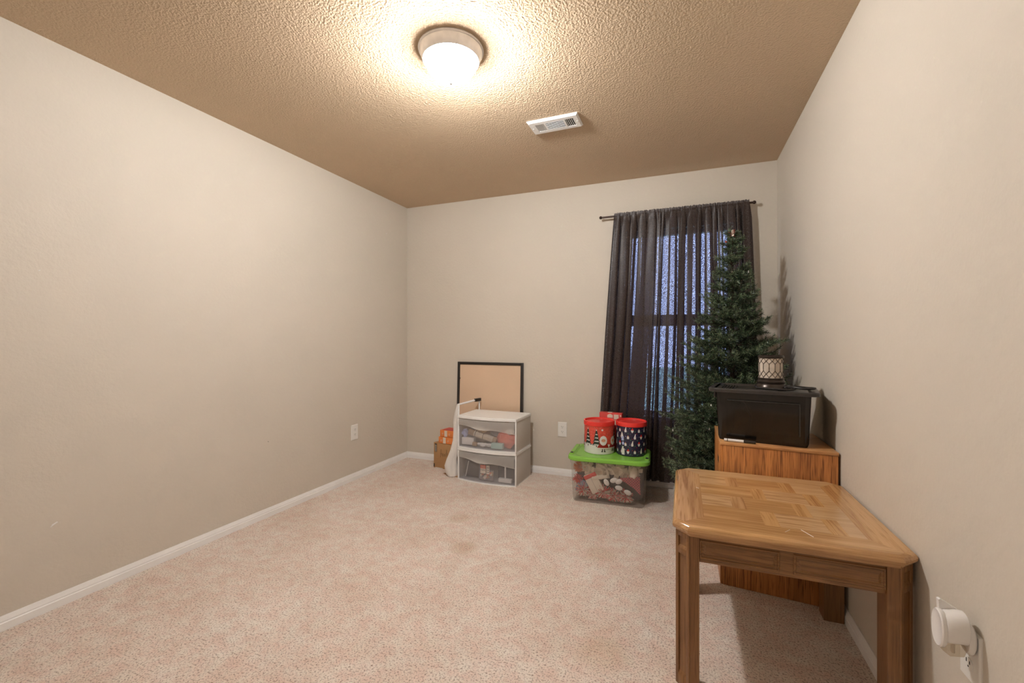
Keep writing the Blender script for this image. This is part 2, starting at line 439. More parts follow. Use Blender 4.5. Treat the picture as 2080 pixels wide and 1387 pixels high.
def thing(name, label, cat, loc=(0, 0, 0), rz=0.0, group=None, rot=None):
    o = bpy.data.objects.new(name, None)
    C.objects.link(o)
    o.empty_display_size = 0.05
    o.location = loc
    o.rotation_euler = rot if rot else (0, 0, rz)
    o['label'] = label; o['category'] = cat
    if group: o['group'] = group
    return o
def skew(t, k):
    """the piece is slightly out of square: its front runs k metres per metre off the wall's line"""
    def walk(o):
        if o.type == 'MESH':
            for v in o.data.vertices: v.co.y += k * v.co.x
        for c in o.children: walk(c)
    walk(t)
def tag(o, label, cat, group=None):
    o['label'] = label; o['category'] = cat
    if group: o['group'] = group
    return o
def text_add(mb, txt, size, X, m=0, depth=0.0003):
    cu = bpy.data.curves.new('t', 'FONT'); cu.body = txt; cu.size = size; cu.extrude = depth; cu.resolution_u = 2
    cu.align_x = 'CENTER'; cu.align_y = 'CENTER'
    o = bpy.data.objects.new('t', cu)
    C.objects.link(o)
    me = bpy.data.meshes.new_from_object(o)
    mb.add([tuple(v.co) for v in me.vertices], [tuple(p.vertices) for p in me.polygons], m, X)
    bpy.data.objects.remove(o); bpy.data.meshes.remove(me); bpy.data.curves.remove(cu)
def catmull(P, n=8, closed=False):
    P = [Vector(p) for p in P]; out = []
    for i in range(len(P) - 1):
        p0 = P[max(i - 1, 0)]; p1 = P[i]; p2 = P[i + 1]; p3 = P[min(i + 2, len(P) - 1)]
        for k in range(n):
            u = k / n
            out.append(.5 * ((2 * p1) + (-p0 + p2) * u + (2 * p0 - 5 * p1 + 4 * p2 - p3) * u * u + (-p0 + 3 * p1 - 3 * p2 + p3) * u ** 3))
    out.append(P[-1]); return out
T = Matrix.Translation
def RX(a): return Matrix.Rotation(R(a), 4, 'X')
def RY(a): return Matrix.Rotation(R(a), 4, 'Y')
def RZ(a): return Matrix.Rotation(R(a), 4, 'Z')

# ------------------------------------------------------------------ room shell
W0, W1, WZ0, WZ1 = -0.445, 0.345, 0.545, 2.022        # window opening
MB().box(XL - .12, XR + .12, YF - .12, YB + .12, -0.12, 0.0).build('floor', 'carpet', kind='structure')
MB().box(XL - .12, XR + .12, YF - .12, YB + .12, ZC, ZC + .12).build('ceiling', 'ceiling', kind='structure')
def marked_wall(name, box, marks):
    mb = MB().box(*box)
    for ax, y, z, pts, mi in marks:
        for ln in pts:
            mb.tube([(ax, y + a, z + b) if name != 'wall_back' else (y + a, ax, z + b) for a, b in ln], 0.0016, 6, mi)
    return mb.build(name, ['wall', 'spackle', 'dark'], kind='structure')
marked_wall('wall_left', (XL - .12, XL, YF - .12, YB + .12, 0, ZC), [
    (XL, 1.026, 0.36, [[(-.012, -.008), (0, 0), (.012, .006)], [(-.01, -.005), (.004, .004)], [(-.008, .0), (.01, .008)]], 1),
    (XL, 3.285, 2.117, [[(-.006, .0), (0.006, 0.004)]], 1),
    (XL, 0.98, 1.446, [[(-.003, .0), (0.003, 0.004)]], 1),
    (XL, 2.068, 0.488, [[(-.004, .001), (0.002, 0)]], 2)])
MB().box(XR, XR + .12, YF - .12, YB + .12, 0, ZC).build('wall_right', 'wall', kind='structure')
MB().box(XL, XR, YF - .12, YF, 0, ZC).build('wall_front', 'wall', kind='structure')
wb = MB()
wb.box(XL, W0, YB, YB + .12, 0, ZC).box(W1, XR, YB, YB + .12, 0, ZC).box(W0, W1, YB, YB + .12, 0, WZ0).box(W0, W1, YB, YB + .12, WZ1, ZC)
wb.build('wall_back', 'wall', kind='structure')
PROF = [(0, 0), (.013, 0), (.013, .030), (.0105, .0335), (.0105, .039), (.0075, .046), (.0055, .052), (.0035, .057), (0, .057)]
def baseboard(name, p0, p1, inward):
    p0 = Vector(p0); p1 = Vector(p1); inn = Vector(inward)
    a = [tuple(p0 + inn * d + Vector((0, 0, h))) for d, h in PROF]
    b = [tuple(p1 + inn * d + Vector((0, 0, h))) for d, h in PROF]
    mb = MB().loft([a, b]); mb.build(name, 'trim', kind='structure', sharp=20)
baseboard('baseboard_left', (XL, YF, 0), (XL, YB, 0), (1, 0, 0))
baseboard('baseboard_back', (XL, YB, 0), (XR, YB, 0), (0, -1, 0))
baseboard('baseboard_right', (XR, YB, 0), (XR, YF, 0), (-1, 0, 0))
# window
win = bpy.data.objects.new('window_1', None); C.objects.link(win); win['kind'] = 'structure'
win.location = (0, 0, 0)
fy0, fy1 = 3.665, 3.715
f = MB()
f.rbox(W0, W0 + .04, fy0, fy1, WZ0, WZ1, .003).rbox(W1 - .04, W1, fy0, fy1, WZ0, WZ1, .003)
f.rbox(W0 + .04, W1 - .04, fy0, fy1, WZ1 - .04, WZ1, .003).rbox(W0 + .04, W1 - .04, fy0, fy1, WZ0, WZ0 + .04, .003)
f.build('window_frame', 'vinyl', win)
MB().rbox(W0 + .04, W1 - .04, fy0 + .005, fy1 - .005, 1.262, 1.352, .004).build('sash_rail', 'vinyl', win)
MB().box(W0 + .035, W1 - .035, 3.688, 3.692, WZ0 + .035, 1.27).build('pane', 'glass', win)
MB().box(W0 + .035, W1 - .035, 3.688, 3.692, 1.345, WZ1 - .035).build('pane', 'glass', win)
lawn = MB().box(-12, 12, 3.9, 26, -0.5, -0.45).build('ground', 'grass', kind='structure')

# ------------------------------------------------------------------ ceiling lamp
LX, LY = -0.96, 1.70
t = thing('ceiling_light', 'lit round dome ceiling light with a brushed nickel rim', 'ceiling light', (LX, LY, ZC))
t.scale = (.85, .85, .95)
MB().lathe([(.168, 0), (.170, -.004), (.168, -.010), (.164, -.012), (.163, -.018), (.148, -.052), (.145, -.055), (.143, -.052), (.140, -.05), (.05, -.02)], 96, cap=False).build('rim', 'nickel', t)
bowl = catmull([(r_, z_, 0) for r_, z_ in ((.139, -.046), (.1375, -.056), (.131, -.075), (.114, -.100), (.088, -.122), (.055, -.137), (.025, -.143), (1e-5, -.144))], 5)
bowl = [(max(p.x, 1e-5), p.y) for p in bowl]
MB().lathe(bowl, 96, cap=False).build('glass_dome', 'bulb', t)
bl = bpy.data.lights.new('bulb', 'POINT'); bl.energy = BULB_WATTS; bl.color = (1.0, 0.985, 0.965); bl.shadow_soft_size = .04
bo = bpy.data.objects.new('bulb', bl); C.objects.link(bo); bo.parent = t; bo.location = (0, 0, -.085)
MB().lathe([(1e-5, -.142), (.016, -.142), (.017, -.146), (.010, -.149), (.012, -.154), (.008, -.160), (1e-5, -.162)], 24).build('finial', 'nickel', t)

# ------------------------------------------------------------------ ceiling vent
t = thing('ceiling_vent', 'white metal air vent with louvres on the textured ceiling', 'vent', (-0.712, 2.503, ZC), R(-0.5))
vb = MB()
L2, D2 = .152, .078
vb.loft([[(sx * L2, sy * D2, 0) for sx, sy in ((-1, -1), (1, -1), (1, 1), (-1, 1))],
         [(sx * (L2), sy * (D2), -.004) for sx, sy in ((-1, -1), (1, -1), (1, 1), (-1, 1))],
         [(sx * (L2 - .008), sy * (D2 - .008), -.012) for sx, sy in ((-1, -1), (1, -1), (1, 1), (-1, 1))]], cap=False)
# face with three openings
xs = [-.144, -.112, -.058, -.048, .058, .070, .122, .144]
def fr(a, b, c, d): vb.box(a, b, c, d, -.013, -.010)
fr(-.144, -.112, -.07, .07); fr(-.058, -.048, -.07, .07); fr(.058, .070, -.07, .07); fr(.122, .144, -.07, .07)
for a, b in ((-.112, -.058), (-.048, .058), (.070, .122)):
    fr(a, b, .044, .07); fr(a, b, -.07, -.044)
vb.build('frame', 'white_pl', t, sharp=20)
MB().box(-.13, .13, -.06, .06, -.002, -.0005).build('duct_opening', 'dark', t)
def louvre(name, cx, cy, lx, ly, ang, along):
    X = T((cx, cy, -.009)) @ (RY(ang) if along == 'y' else RX(ang))
    MB().box(-lx / 2, lx / 2, -ly / 2, ly / 2, -.0006, .0006, X=X).build(name, 'white_pl', t, sharp=20)
for i in range(5):
    louvre('louvre', -.107 + i * .011, 0, .0125, .088, -50, 'y')
    louvre('louvre', .075 + i * .0105, 0, .0095, .088, 42, 'y')
for i in range(7):
    louvre('louvre', .005, -.038 + i * .0127, .106, .012, 42, 'x')
for sx in (-.133, .135):
    MB().lathe([(.004, -.0125), (.004, -.0150), (.002, -.0158), (1e-5, -.0158)], 12, X=T((sx, -.0 if sx < 0 else 0.0, 0))).build('screw', 'nickel', t)

# ------------------------------------------------------------------ wall outlets
def outlet(label, loc, rz, w=.078, h=.124):
    # local: plate faces -Y
    t = thing('wall_outlet', label, 'outlet', loc, rz)
    MB().loft([[(sx * w / 2, 0, sz * h / 2) for sx, sz in ((-1, -1), (1, -1), (1, 1), (-1, 1))],
               [(sx * w / 2, -.003, sz * h / 2) for sx, sz in ((-1, -1), (1, -1), (1, 1), (-1, 1))],
               [(sx * (w / 2 - .004), -.0058, sz * (h / 2 - .004)) for sx, sz in ((-1, -1), (1, -1), (1, 1), (-1, 1))]]).build('cover_plate', 'white_out', t, sharp=20)
    for s in (-1, 1):
        poly = [(.0168 * math.cos(a) if abs(math.cos(a)) < .9 else math.copysign(.0152, math.cos(a)), .0145 * math.sin(a)) for a in [2 * PI * k / 24 for k in range(24)]]
        X = T((0, -.0055, s * .0205)) @ RX(90)
        mb = MB().prism(poly, 0, .0022, X=X)
        for sx, hh in ((-.0062, .0085), (.0062, .0070)):
            mb.box(sx - .0011, sx + .0011, -.0009, .0003, .0012, .0012 + hh, 1, T((0, -.0075, s * .0205)))
        mb.lathe([(.0023, 0), (.0023, .0006)], 10, 1, T((0, -.0073, s * .0205 - .006)) @ RX(90))
        mb.build('receptacle', ['white_out', 'dark'], t, sharp=30)
    MB().lathe([(.003, 0), (.003, .001), (.001, .0016)], 10, X=T((0, -.0056, 0)) @ RX(90)).build('screw', 'white_out', t)
    return t
outlet('white duplex outlet low on the left wall', (XL, 2.868, .391), R(90))
outlet('white duplex outlet on the back wall between white drawers and green-lidded tote', (-.959, YB, .390), 0)
outlet('white wall outlet at lower right with the air freshener plugged in', (XR, 1.331, .427), R(-90))

# air freshener (faces -X): local frame: -Y out of the wall
t = thing('air_freshener', 'white plug-in air freshener with clear bottom beside the wooden table', 'air freshener', (XR - .008, 1.316, .477), R(-90))
t.scale = (.90, .96, .88)
def oval(rx, rz_, y, cx=0, cz=0, n=40, p=2.4):
    out = []
    for k in range(n):
        a = 2 * PI * k / n; c, s_ = math.cos(a), math.sin(a)
        out.append((cx + rx * math.copysign(abs(c) ** (2 / p), c), y, cz + rz_ * math.copysign(abs(s_) ** (2 / p), s_)))
    return out
MB().loft([oval(.022, .034, 0, cz=-.004), oval(.026, .040, -.004, cz=-.004), oval(.026, .040, -.010, cz=-.004), oval(.024, .036, -.014, cz=-.002)]).build('plug_base', 'fresh', t)
mb = MB().loft([oval(.024, .037, -.012, cz=.018), oval(.030, .041, -.015, cz=.020), oval(.0315, .041, -.030, cz=.020), oval(.031, .040, -.050, cz=.016), oval(.029, .038, -.0545, cz=.016), oval(.025, .034, -.056, cz=.016)])
mb.build('body', 'fresh', t)
MB().loft([oval(.027, .047, -.054, cz=.010, p=2.2), oval(.0285, .049, -.057, cz=.010, p=2.2), oval(.0285, .049, -.063, cz=.010, p=2.2), oval(.026, .046, -.0655, cz=.010, p=2.2), oval(.023, .043, -.0645, cz=.010, p=2.2)]).build('front_cap', 'fresh', t)
MB().prism([(-.056, .045), (-.020, .045), (-.020, .058), (-.054, .080), (-.058, .078)], -.010, .002, X=T((-.012, 0, 0)) @ Matrix(((0, 0, 1, 0), (1, 0, 0, 0), (0, 1, 0, 0), (0, 0, 0, 1)))).build('dial_fin', 'fresh', t, sharp=30)
MB().loft([oval(.020, .010, -.018, cz=-.030), oval(.024, .020, -.022, cz=-.032), oval(.025, .022, -.045, cz=-.034), oval(.022, .017, -.056, cz=-.030)]).build('scent_bottle', 'freshclear', t)
MB().lathe([(.004, -.02), (.004, .03)], 12, X=T((0, -.035, -.03))).build('wick', 'cream', t)

# ------------------------------------------------------------------ curtain rod and curtains
t = thing('curtain_rod', 'thin dark metal curtain rod with small ball finials above the window', 'curtain rod', (0, 3.545, 2.138))
MB().tube([(-.615, 0, 0), (.462, 0, 0)], .0075, 16).build('rod', 'rod', t)
for sx in (-.625, .470):
    MB().sphere((sx, 0, 0), .0125, 10).build('finial', 'rod', t)
for sx in (-.49, .415):
    MB().rbox(sx - .004, sx + .004, -.008, .061, -.006, .006, .001).rbox(sx - .012, sx + .012, .057, .061, -.03, .03, .001).build('bracket', 'rod', t)

def curtain(seed, top0, top1, bot0, bot1, k, inner, yi, zt=2.150, zb=.062, y0=3.545):
    rnd = random.Random(seed)
    NP, NZ = 72, 54                                  # samples per fold, rows
    wid = [rnd.uniform(.6, 1.7) for _ in range(k)]
    tot = sum(wid); wid = [w / tot for w in wid]
    beta = [rnd.choice((2.2, 2.8, 3.4, 4.0, 4.4)) for _ in range(k + 1)]
    amp = [rnd.uniform(.55, 1.25) for _ in range(k + 1)]
    drift = [rnd.uniform(-1, 1) for _ in range(k + 1)]
    start = [sum(wid[:i]) for i in range(k + 1)]
    rows = []
    for j in range(NZ + 1):
        h = (j * .0025) if j < 14 else .035 + .965 * (j - 14) / (NZ - 14)
        z = zt + (zb - zt) * h
        a = top0 + (bot0 - top0) * h ** .9; b = top1 + (bot1 - top1) * h ** .9
        Wd = b - a
        row = []
        top = max(0, 1 - h / .05)
        for f_ in range(k):
            for i in range(NP + (1 if f_ == k - 1 else 0)):
                u = i / NP
                e = (1 - math.cos(PI * u)) / 2
                be = beta[f_] * (1 - e) + beta[f_ + 1] * e
                am = amp[f_] * (1 - e) + amp[f_ + 1] * e
                be *= (1 - .6 * top) * (1 + .25 * math.sin(3 * h + f_ * 1.7))
                th = 2 * PI * u
                x = start[f_] + wid[f_] * u - wid[f_] * be / (4 * PI) * math.sin(2 * th)
                env = math.sin(PI * min(1, (f_ + u) / k * 6, (1 - (f_ + u) / k) * 6) / 2)
                dr = (drift[f_] * (1 - e) + drift[f_ + 1] * e) * .016 * math.sin(PI * h * 1.4) * env
                y = .021 * am * math.sin(th + .5 * math.sin(2.2 * h + f_)) * (1 - .55 * top)
                y += .0045 * top * math.sin(th * 5 + f_) * math.sin(f_ * 2.1 + th * 1.3)
                pk = 1 if h < .012 else max(0, 1 - (h - .012) / .03)      # the header pocket runs in front of the rod
                y = y * (1 - .8 * pk) - (y0 - 3.545 + .015) * pk
                y += .004 * math.sin(3 * th + 5 * h + f_) * math.sin(PI * h) * .6
                y += .002 * math.sin(9 * h + 3 * f_ + th)
                q = ((f_ + u) / k) if inner == 0 else 1 - (f_ + u) / k      # flat hem where the panels meet
                fl = min(1, max(0, (q - .035) / .035)); y = y * fl + yi * (1 - fl)
                x = x * fl + (start[f_] + wid[f_] * u) * (1 - fl)
                zz = z + ((.0022 * math.sin(5 * th + f_ * 2.1) + .0016 * math.sin(8 * th + f_)) * (1 - j / 4) if j < 4 else 0)
                row.append((a + x * Wd + dr, y0 + max(-.028, min(.028, y)), zz))
        rows.append(row)
    n = len(rows[0])
    vs = [p for r in rows for p in r]
    fs = [(j * n + i, j * n + i + 1, (j + 1) * n + i + 1, (j + 1) * n + i) for j in range(NZ) for i in range(n - 1)]
    return MB().add(vs, fs)
tag(curtain(3, -.515, -.006, -.655, -.045, 9, 1, .007, zt=2.158).build('curtain', 'curtain', sharp=None), 'left curtain panel, dark brown cloth hanging behind the holiday tins', 'curtain', 'dark curtains at the window')
tag(curtain(8, -.030, .432, -.071, .505, 9, 0, -.009, zt=2.158).build('curtain', 'curtain', sharp=None), 'right curtain panel, dark brown cloth hanging behind the tree', 'curtain', 'dark curtains at the window')

# ------------------------------------------------------------------ artificial tree
def make_tree():
    rnd = random.Random(5)
    cx, cy, H = 0.285, 3.07, 1.845
    t = thing('christmas_tree', 'artificial green pine tree standing in front of the curtains', 'tree', (cx, cy, 0))
    prof = [(.28, .46), (.36, .47), (.61, .40), (.85, .325), (1.09, .255), (1.30, .20), (1.46, .15), (1.65, .085), (1.80, .035)]
    def rad(z):
        for (a, ra), (b, rb) in zip(prof, prof[1:]):
            if z <= b: return ra + (rb - ra) * max(0, (z - a)) / (b - a)
        return .03
    V = [[], [], []]; F = [[], [], []]
    def needle(p, d, L, w, k):
        side = d.cross(Vector((rnd.uniform(-1, 1), rnd.uniform(-1, 1), rnd.uniform(-1, 1))))
        if side.length < 1e-4: return
        side.normalize(); side *= w / 2
        e = p + d * L
        o = len(V[k])
        V[k].extend([tuple(p - side), tuple(p + side), tuple(e + side * .5), tuple(e - side * .5)])
        F[k].append((o, o + 1, o + 2, o + 3))
    wires = MB()
    def twig(p, d, L, tipbias):
        n = max(6, int(L / .0034)); d = d.normalized()
        bend = Vector((rnd.uniform(-.25, .25), rnd.uniform(-.25, .25), rnd.uniform(.0, .45)))
        pts = [p]
        q = p.copy()
        for i in range(n):
            f_ = i / n
            dd = (d + bend * f_).normalized()
            q = q + dd * (L / n)
            if i % 6 == 5: pts.append(q.copy())
            a = dd.orthogonal().normalized(); b = dd.cross(a)
            for _ in range(3):
                th = rnd.uniform(0, 2 * PI)
                nd = (dd * rnd.uniform(.45, 1.0) + (a * math.cos(th) + b * math.sin(th)) * rnd.uniform(.7, 1.0)).normalized()
                Ln = rnd.uniform(.016, .029) * (1 - .2 * f_)
                rr = rnd.random()
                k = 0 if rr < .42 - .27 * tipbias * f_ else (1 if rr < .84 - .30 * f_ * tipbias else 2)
                needle(q, nd, Ln, .0021, k)
        pts.append(q)
        wires.tube(pts, .0012, 3)
        return q
    bulbs = []
    z = .30
    layer = 0
    while z < 1.80:
        r = rad(z)
        nb = max(4, int(5 + r * 24))
        off = rnd.uniform(0, 2 * PI)
        for i in range(nb):
            a = off + 2 * PI * (i + rnd.uniform(-.3, .3)) / nb
            Lb = r * rnd.uniform(.66, 1.08)
            if rnd.random() < .16: Lb *= 1.15
            ca, sa = math.cos(a), math.sin(a)
            if ca > 0: Lb = min(Lb, (.600 - .035 - cx) / max(ca, 1e-3))
            if sa > 0: Lb = min(Lb, (3.440 - cy) / max(sa, 1e-3))
            zz = z + rnd.uniform(-.05, .05)
            if ca < 0 and zz < .62: Lb = min(Lb, .375 / max(-ca, 1e-3))
            if sa < 0:
                lim = (cy - 2.76) if zz < 1.02 and cx + Lb * ca > .08 else .5
                Lb = min(Lb, lim / max(-sa, 1e-3))
            slope = rnd.uniform(-.10, .42) + .35 * (z / 1.8) ** 2
            d = Vector((ca, sa, slope)).normalized()
            droop = -.10 if zz < .6 else 0
            p0 = Vector((0, 0, zz - Lb * slope * .6))
            main = [p0 + d * (Lb * f_) + Vector((0, 0, droop * f_ * f_ * .6)) for f_ in (0, .3, .5, .7)]
            wires.tube(main, .0022, 4)
            tipL = Lb * .36 + .02
            twig(main[3], (d + Vector((0, 0, rnd.uniform(-.1, .3)))), tipL, 1)
            twig(main[3], (d + Vector((-sa, ca, 0)) * .7), tipL * .8, 1); twig(main[3], (d - Vector((-sa, ca, 0)) * .7), tipL * .8, 1)
            ns = 1 + int(Lb / .10)
            for s_ in range(ns):
                f_ = .22 + .55 * s_ / max(1, ns)
                base = p0 + d * (Lb * f_)
                for side in (-1, 1):
                    sd = Vector((-sa * side, ca * side, 0)) * rnd.uniform(.5, 1.0) + d * rnd.uniform(.6, 1.1) + Vector((0, 0, rnd.uniform(-.3, .45)))
                    Ls = (.045 + .22 * Lb * (1 - .45 * f_)) * rnd.uniform(.8, 1.1)
                    # keep inside the gap to wall and curtain
                    e = base + sd.normalized() * Ls
                    if e.x + cx > .585 or e.y + cy > 3.43 or (e.y + cy < 2.755 and e.z < 1.02 and e.x + cx > .05): Ls *= .35
                    twig(base, sd, Ls, f_)
            if rnd.random() < .13:
                bulbs.append(main[3] + d * tipL * .7 + Vector((0, 0, .012)))
        z += .050 + .012 * rnd.random()
        layer += 1
    for i in range(9):                                   # leader
        a = rnd.uniform(0, 2 * PI)
        twig(Vector((0, 0, 1.70 + .012 * i)), Vector((math.cos(a) * .5, math.sin(a) * .5, 1)), .07, 1)
    twig(Vector((0, 0, 1.72)), Vector((0, 0, 1)), .11, 1)
    mb = MB()
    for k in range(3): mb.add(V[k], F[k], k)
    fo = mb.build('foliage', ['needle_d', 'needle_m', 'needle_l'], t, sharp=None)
    fo.data.polygons.foreach_set('use_smooth', [False] * len(fo.data.polygons))
    wires.build('branch_wires', 'bark', t)
    MB().tube([(0, 0, .04), (0, 0, 1.0), (0, 0, 1.76)], [.016, .013, .006], 10).build('trunk', 'bark', t)
    for i in range(3):
        a = 2 * PI * i / 3 + .5
        MB().tube([(0, 0, .14), (.10 * math.cos(a), .10 * math.sin(a), .10), (.22 * math.cos(a), .22 * math.sin(a), .012)], .008, 8).build('stand_leg', 'black', t)
    for p in bulbs[:70]:
        MB().lathe([(1e-5, 0), (.0025, .001), (.003, .008), (.001, .014)], 6, X=T(p)).build('light_bulb', 'snow', t)
    return t
make_tree()
# ribbon scrap at the tip
t = thing('ribbon_bow', 'small red and cream ribbon scrap caught on the tip of the tree', 'ribbon', (.285, 3.03, 1.80))
mb = MB()
rnd = random.Random(9)
for i in range(10):
    a = rnd.uniform(0, 2 * PI); L = rnd.uniform(.014, .028); up = rnd.uniform(-.01, .05)
    pts = [(0, 0, 0), (L * .6 * math.cos(a), L * .6 * math.sin(a), up * .5 + .008), (L * math.cos(a), L * math.sin(a), up)]
    w = .006
    n = Vector((-math.sin(a), math.cos(a), .3)).normalized() * w
    vs = []
    for p in pts: vs += [tuple(Vector(p) - n), tuple(Vector(p) + n)]
    mb.add(vs, [(0, 1, 3, 2), (2, 3, 5, 4)], 0 if i % 5 < 3 else 1)
mb.build('ribbon_loops', ['ribbonred', 'cream'], t)
mb = MB().sphere((-.040, -.01, -.035), .006, 6, sc3=(1, 1, 1.2)); mb.build('ribbon_knot', 'ribbonred', t)

# ------------------------------------------------------------------ oak cabinet
CAB = (0.161, 2.285)
t = thing('oak_cabinet', 'low orange oak cabinet with bold vertical grain under the black bin', 'cabinet', (CAB[0], CAB[1], 0), 0)
cw, cdp, ch = .452, .400, .675
MB().rbox(.012, cw, 0, .018, 0, ch - .016, .002).build('front_panel', 'oak_v', t)
sp = MB()
sp.rbox(0, .012, .002, cdp, 0, ch - .016, .0015).box(-.0004, .001, .10, .16, .545, .575, 1)
sp.build('side_panel', ['oak_v', 'dark'], t)
MB().rbox(cw - .016, cw, .019, cdp, 0, ch - .016, .0015).build('side_panel', 'oak_v', t)
MB().rbox(.012, cw - .016, cdp - .01, cdp, 0, ch - .016, .0015).build('back_panel', 'oak_v', t)
MB().rbox(-.002, cw + .002, -.003, cdp + .002, ch - .016, ch, .003).build('top_panel', 'oak_h', t)
skew(t, -.105)

# ------------------------------------------------------------------ black bin with lid
BR = R(-10)
t = thing('black_storage_bin', 'black plastic storage bin with lid standing on the oak cabinet', 'storage bin', (.150, 2.328, .6755), BR)
bw, bd, bh = .372, .272, .235
def rrect(x0, x1, y0, y1, r, z, n=5):
    out = []
    for (cx, cy, a0) in ((x1 - r, y0 + r, -90), (x1 - r, y1 - r, 0), (x0 + r, y1 - r, 90), (x0 + r, y0 + r, 180)):
        for i in range(n + 1):
            a = R(a0 + 90 * i / n)
            out.append((cx + r * math.cos(a), cy + r * math.sin(a), z))
    return out
b = MB().loft([rrect(.008, bw - .008, .008, bd - .006, .02, 0), rrect(.003, bw - .003, .002, bd - .002, .022, .015), rrect(-.006, bw + .006, -.004, bd + .004, .022, .228),
               rrect(-.010, bw + .010, -.009, bd + .008, .024, .231), rrect(-.010, bw + .010, -.009, bd + .008, .024, bh)], cap=False)
b.add(rrect(.008, bw - .008, .008, bd - .006, .02, 0), [tuple(range(23, -1, -1))])
b.add(rrect(-.010, bw + .010, -.009, bd + .008, .024, bh), [tuple(range(24))])
b.build('bin_body', 'blackgloss', t)
# raised panel frame on the front
fp = MB()
fp.rbox(.045, .335, -.0125, -.0075, .192, .196, .001)
fp.rbox(.332, .336, -.0125, -.0055, .050, .192, .001)
fp.build('front_ridge', 'blackplastic', t)
lid = MB()
lid.loft([rrect(-.042, bw + .040, -.012, bd + .02, .05, bh - .006), rrect(-.042, bw + .040, -.012, bd + .02, .05, bh + .007), rrect(-.038, bw + .036, -.008, bd + .016, .048, bh + .012),
          rrect(-.004, bw + .008, .002, bd + .004, .022, bh + .012), rrect(.004, bw + .0, .010, bd - .004, .02, bh + .004)])
for i in range(5):
    lid.rbox(.02 + i * .012, .024 + i * .012, .02, .22, bh + .004, bh + .010, .001)
lid.rbox(-.018, .015, .02, .24, bh + .004, bh + .012, .002)
lid.rbox(.075, .25, .03, .06, bh + .004, bh + .0105, .002)
lid.build('lid', 'blackplastic', t)
for sx in (-.026,):
    MB().rbox(sx, sx + .012, .09, .19, bh - .045, bh - .007, .003).build('latch', 'blackplastic', t)
# things dimly seen in it
o = MB().tube([(.05, 0, 0), (.055, 0, .12), (.075, 0, .16)], [.045, .04, .02], 14).build('dark_bottle', 'dark', loc=(.215, 2.42, .682)); tag(o, 'dark bottle shape dimly seen inside the black bin', 'bottle')
o = MB().tube([(0, 0, .03), (-.02, 0, .06), (-.03, 0, .09), (-.045, 0, .10)], .0055, 8).build('grey_strap', 'grey', loc=(.30, 2.345, .76)); tag(o, 'short pale grey strap pressed inside the front of the black bin', 'strap')

# marker pen
t = thing('marker_pen', 'white marker pen with black cap lying along the oak cabinet edge', 'pen', (.178, 2.294, .6825), R(-8))
X = RY(90)
MB().lathe([(.0065, 0), (.0065, .082)], 14, X=X).lathe([(.0062, .012), (.0067, .014), (.0067, .016)], 14, 1, X=X).build('barrel', ['snow', 'dark'], t)
MB().lathe([(.0045, .082), (.0068, .084), (.0068, .128), (.005, .131)], 14, X=X).build('cap', 'black', t)

# ------------------------------------------------------------------ lantern warmer
t = thing('lantern_lamp', 'small lantern lamp with cream lattice shade on the black bin lid', 'lamp', (.392, 2.425, .9225))
MB().lathe([(.066, 0), (.068, .004), (.066, .012), (.058, .022), (.060, .027), (.060, .034), (.055, .040), (.056, .050)], 48).build('base', 'bronze', t)
MB().lathe([(.0515, .050), (.0515, .146)], 48, cap=False).lathe([(.049, .146), (.049, .050)], 48, cap=False).build('shade', 'lantern_glass', t)
MB().lathe([(.0525, .144), (.056, .146), (.056, .153), (.053, .157), (.047, .157), (.047, .146)], 48, cap=False).lathe([(.052, .158), (.052, .1555), (1e-5, .1545)], 48, cap=False).build('top_ring', 'bronze', t)
lt = MB()
NC = 26; z0, hh = .050, .096
def cy_(i, fz): a = 2 * PI * (i + .25) / NC; return Vector((.0528 * math.cos(a), .0528 * math.sin(a), z0 + hh * fz))
for i in range(NC):
    def ln(p, q): lt.tube([cy_(p[0], p[1]), (cy_(*p) + cy_(*q)) / 2 * 1.0, cy_(q[0], q[1])], .0011, 5)
    if i % 2 == 0:
        ln((i, .36), (i, .70))
        for s_ in (-1, 1):
            ln((i, .70), (i + s_, .84)); ln((i, .36), (i + s_, .20))
            ln((i, 1.0), (i + s_, .84)); ln((i, .04), (i + s_, .20))
        ln((i, 0), (i, .04))
    else:
        ln((i, .84), (i, 1.0)) if False else None
        ln((i, .20), (i, .30)) if False else None
for i in range(1, NC, 2):
    lt.tube([cy_(i, .50), cy_(i, .56)], .0011, 5) if False else None
lt.build('lattice', 'bronze', t)
cord = []
import itertools
kp = [(-.058, -.02, .010), (-.075, -.03, .006), (-.07, -.055, .004), (-.02, -.085, .004), (.03, -.105, .004), (.08, -.10, .004), (.105, -.07, .010), (.085, -.035, .016), (.06, -.03, .012), (.09, -.05, .014), (.13, -.035, .012), (.165, -.04, .010), (.19, -.07, .012), (.18, -.10, .012), (.14, -.105, .010), (.10, -.085, .012), (.07, -.055, .010), (.055, -.05, .006)]
kp2 = [(x * .86, y * .95, z) for x, y, z in kp]
MB().tube(catmull(kp2), .0045, 8).build('power_cord', 'cordm', t)
MB().rbox(-.012, .012, -.008, .008, 0, .014, .003, X=T((.062, -.045, .003)) @ RZ(30)).build('plug', 'cordm', t)

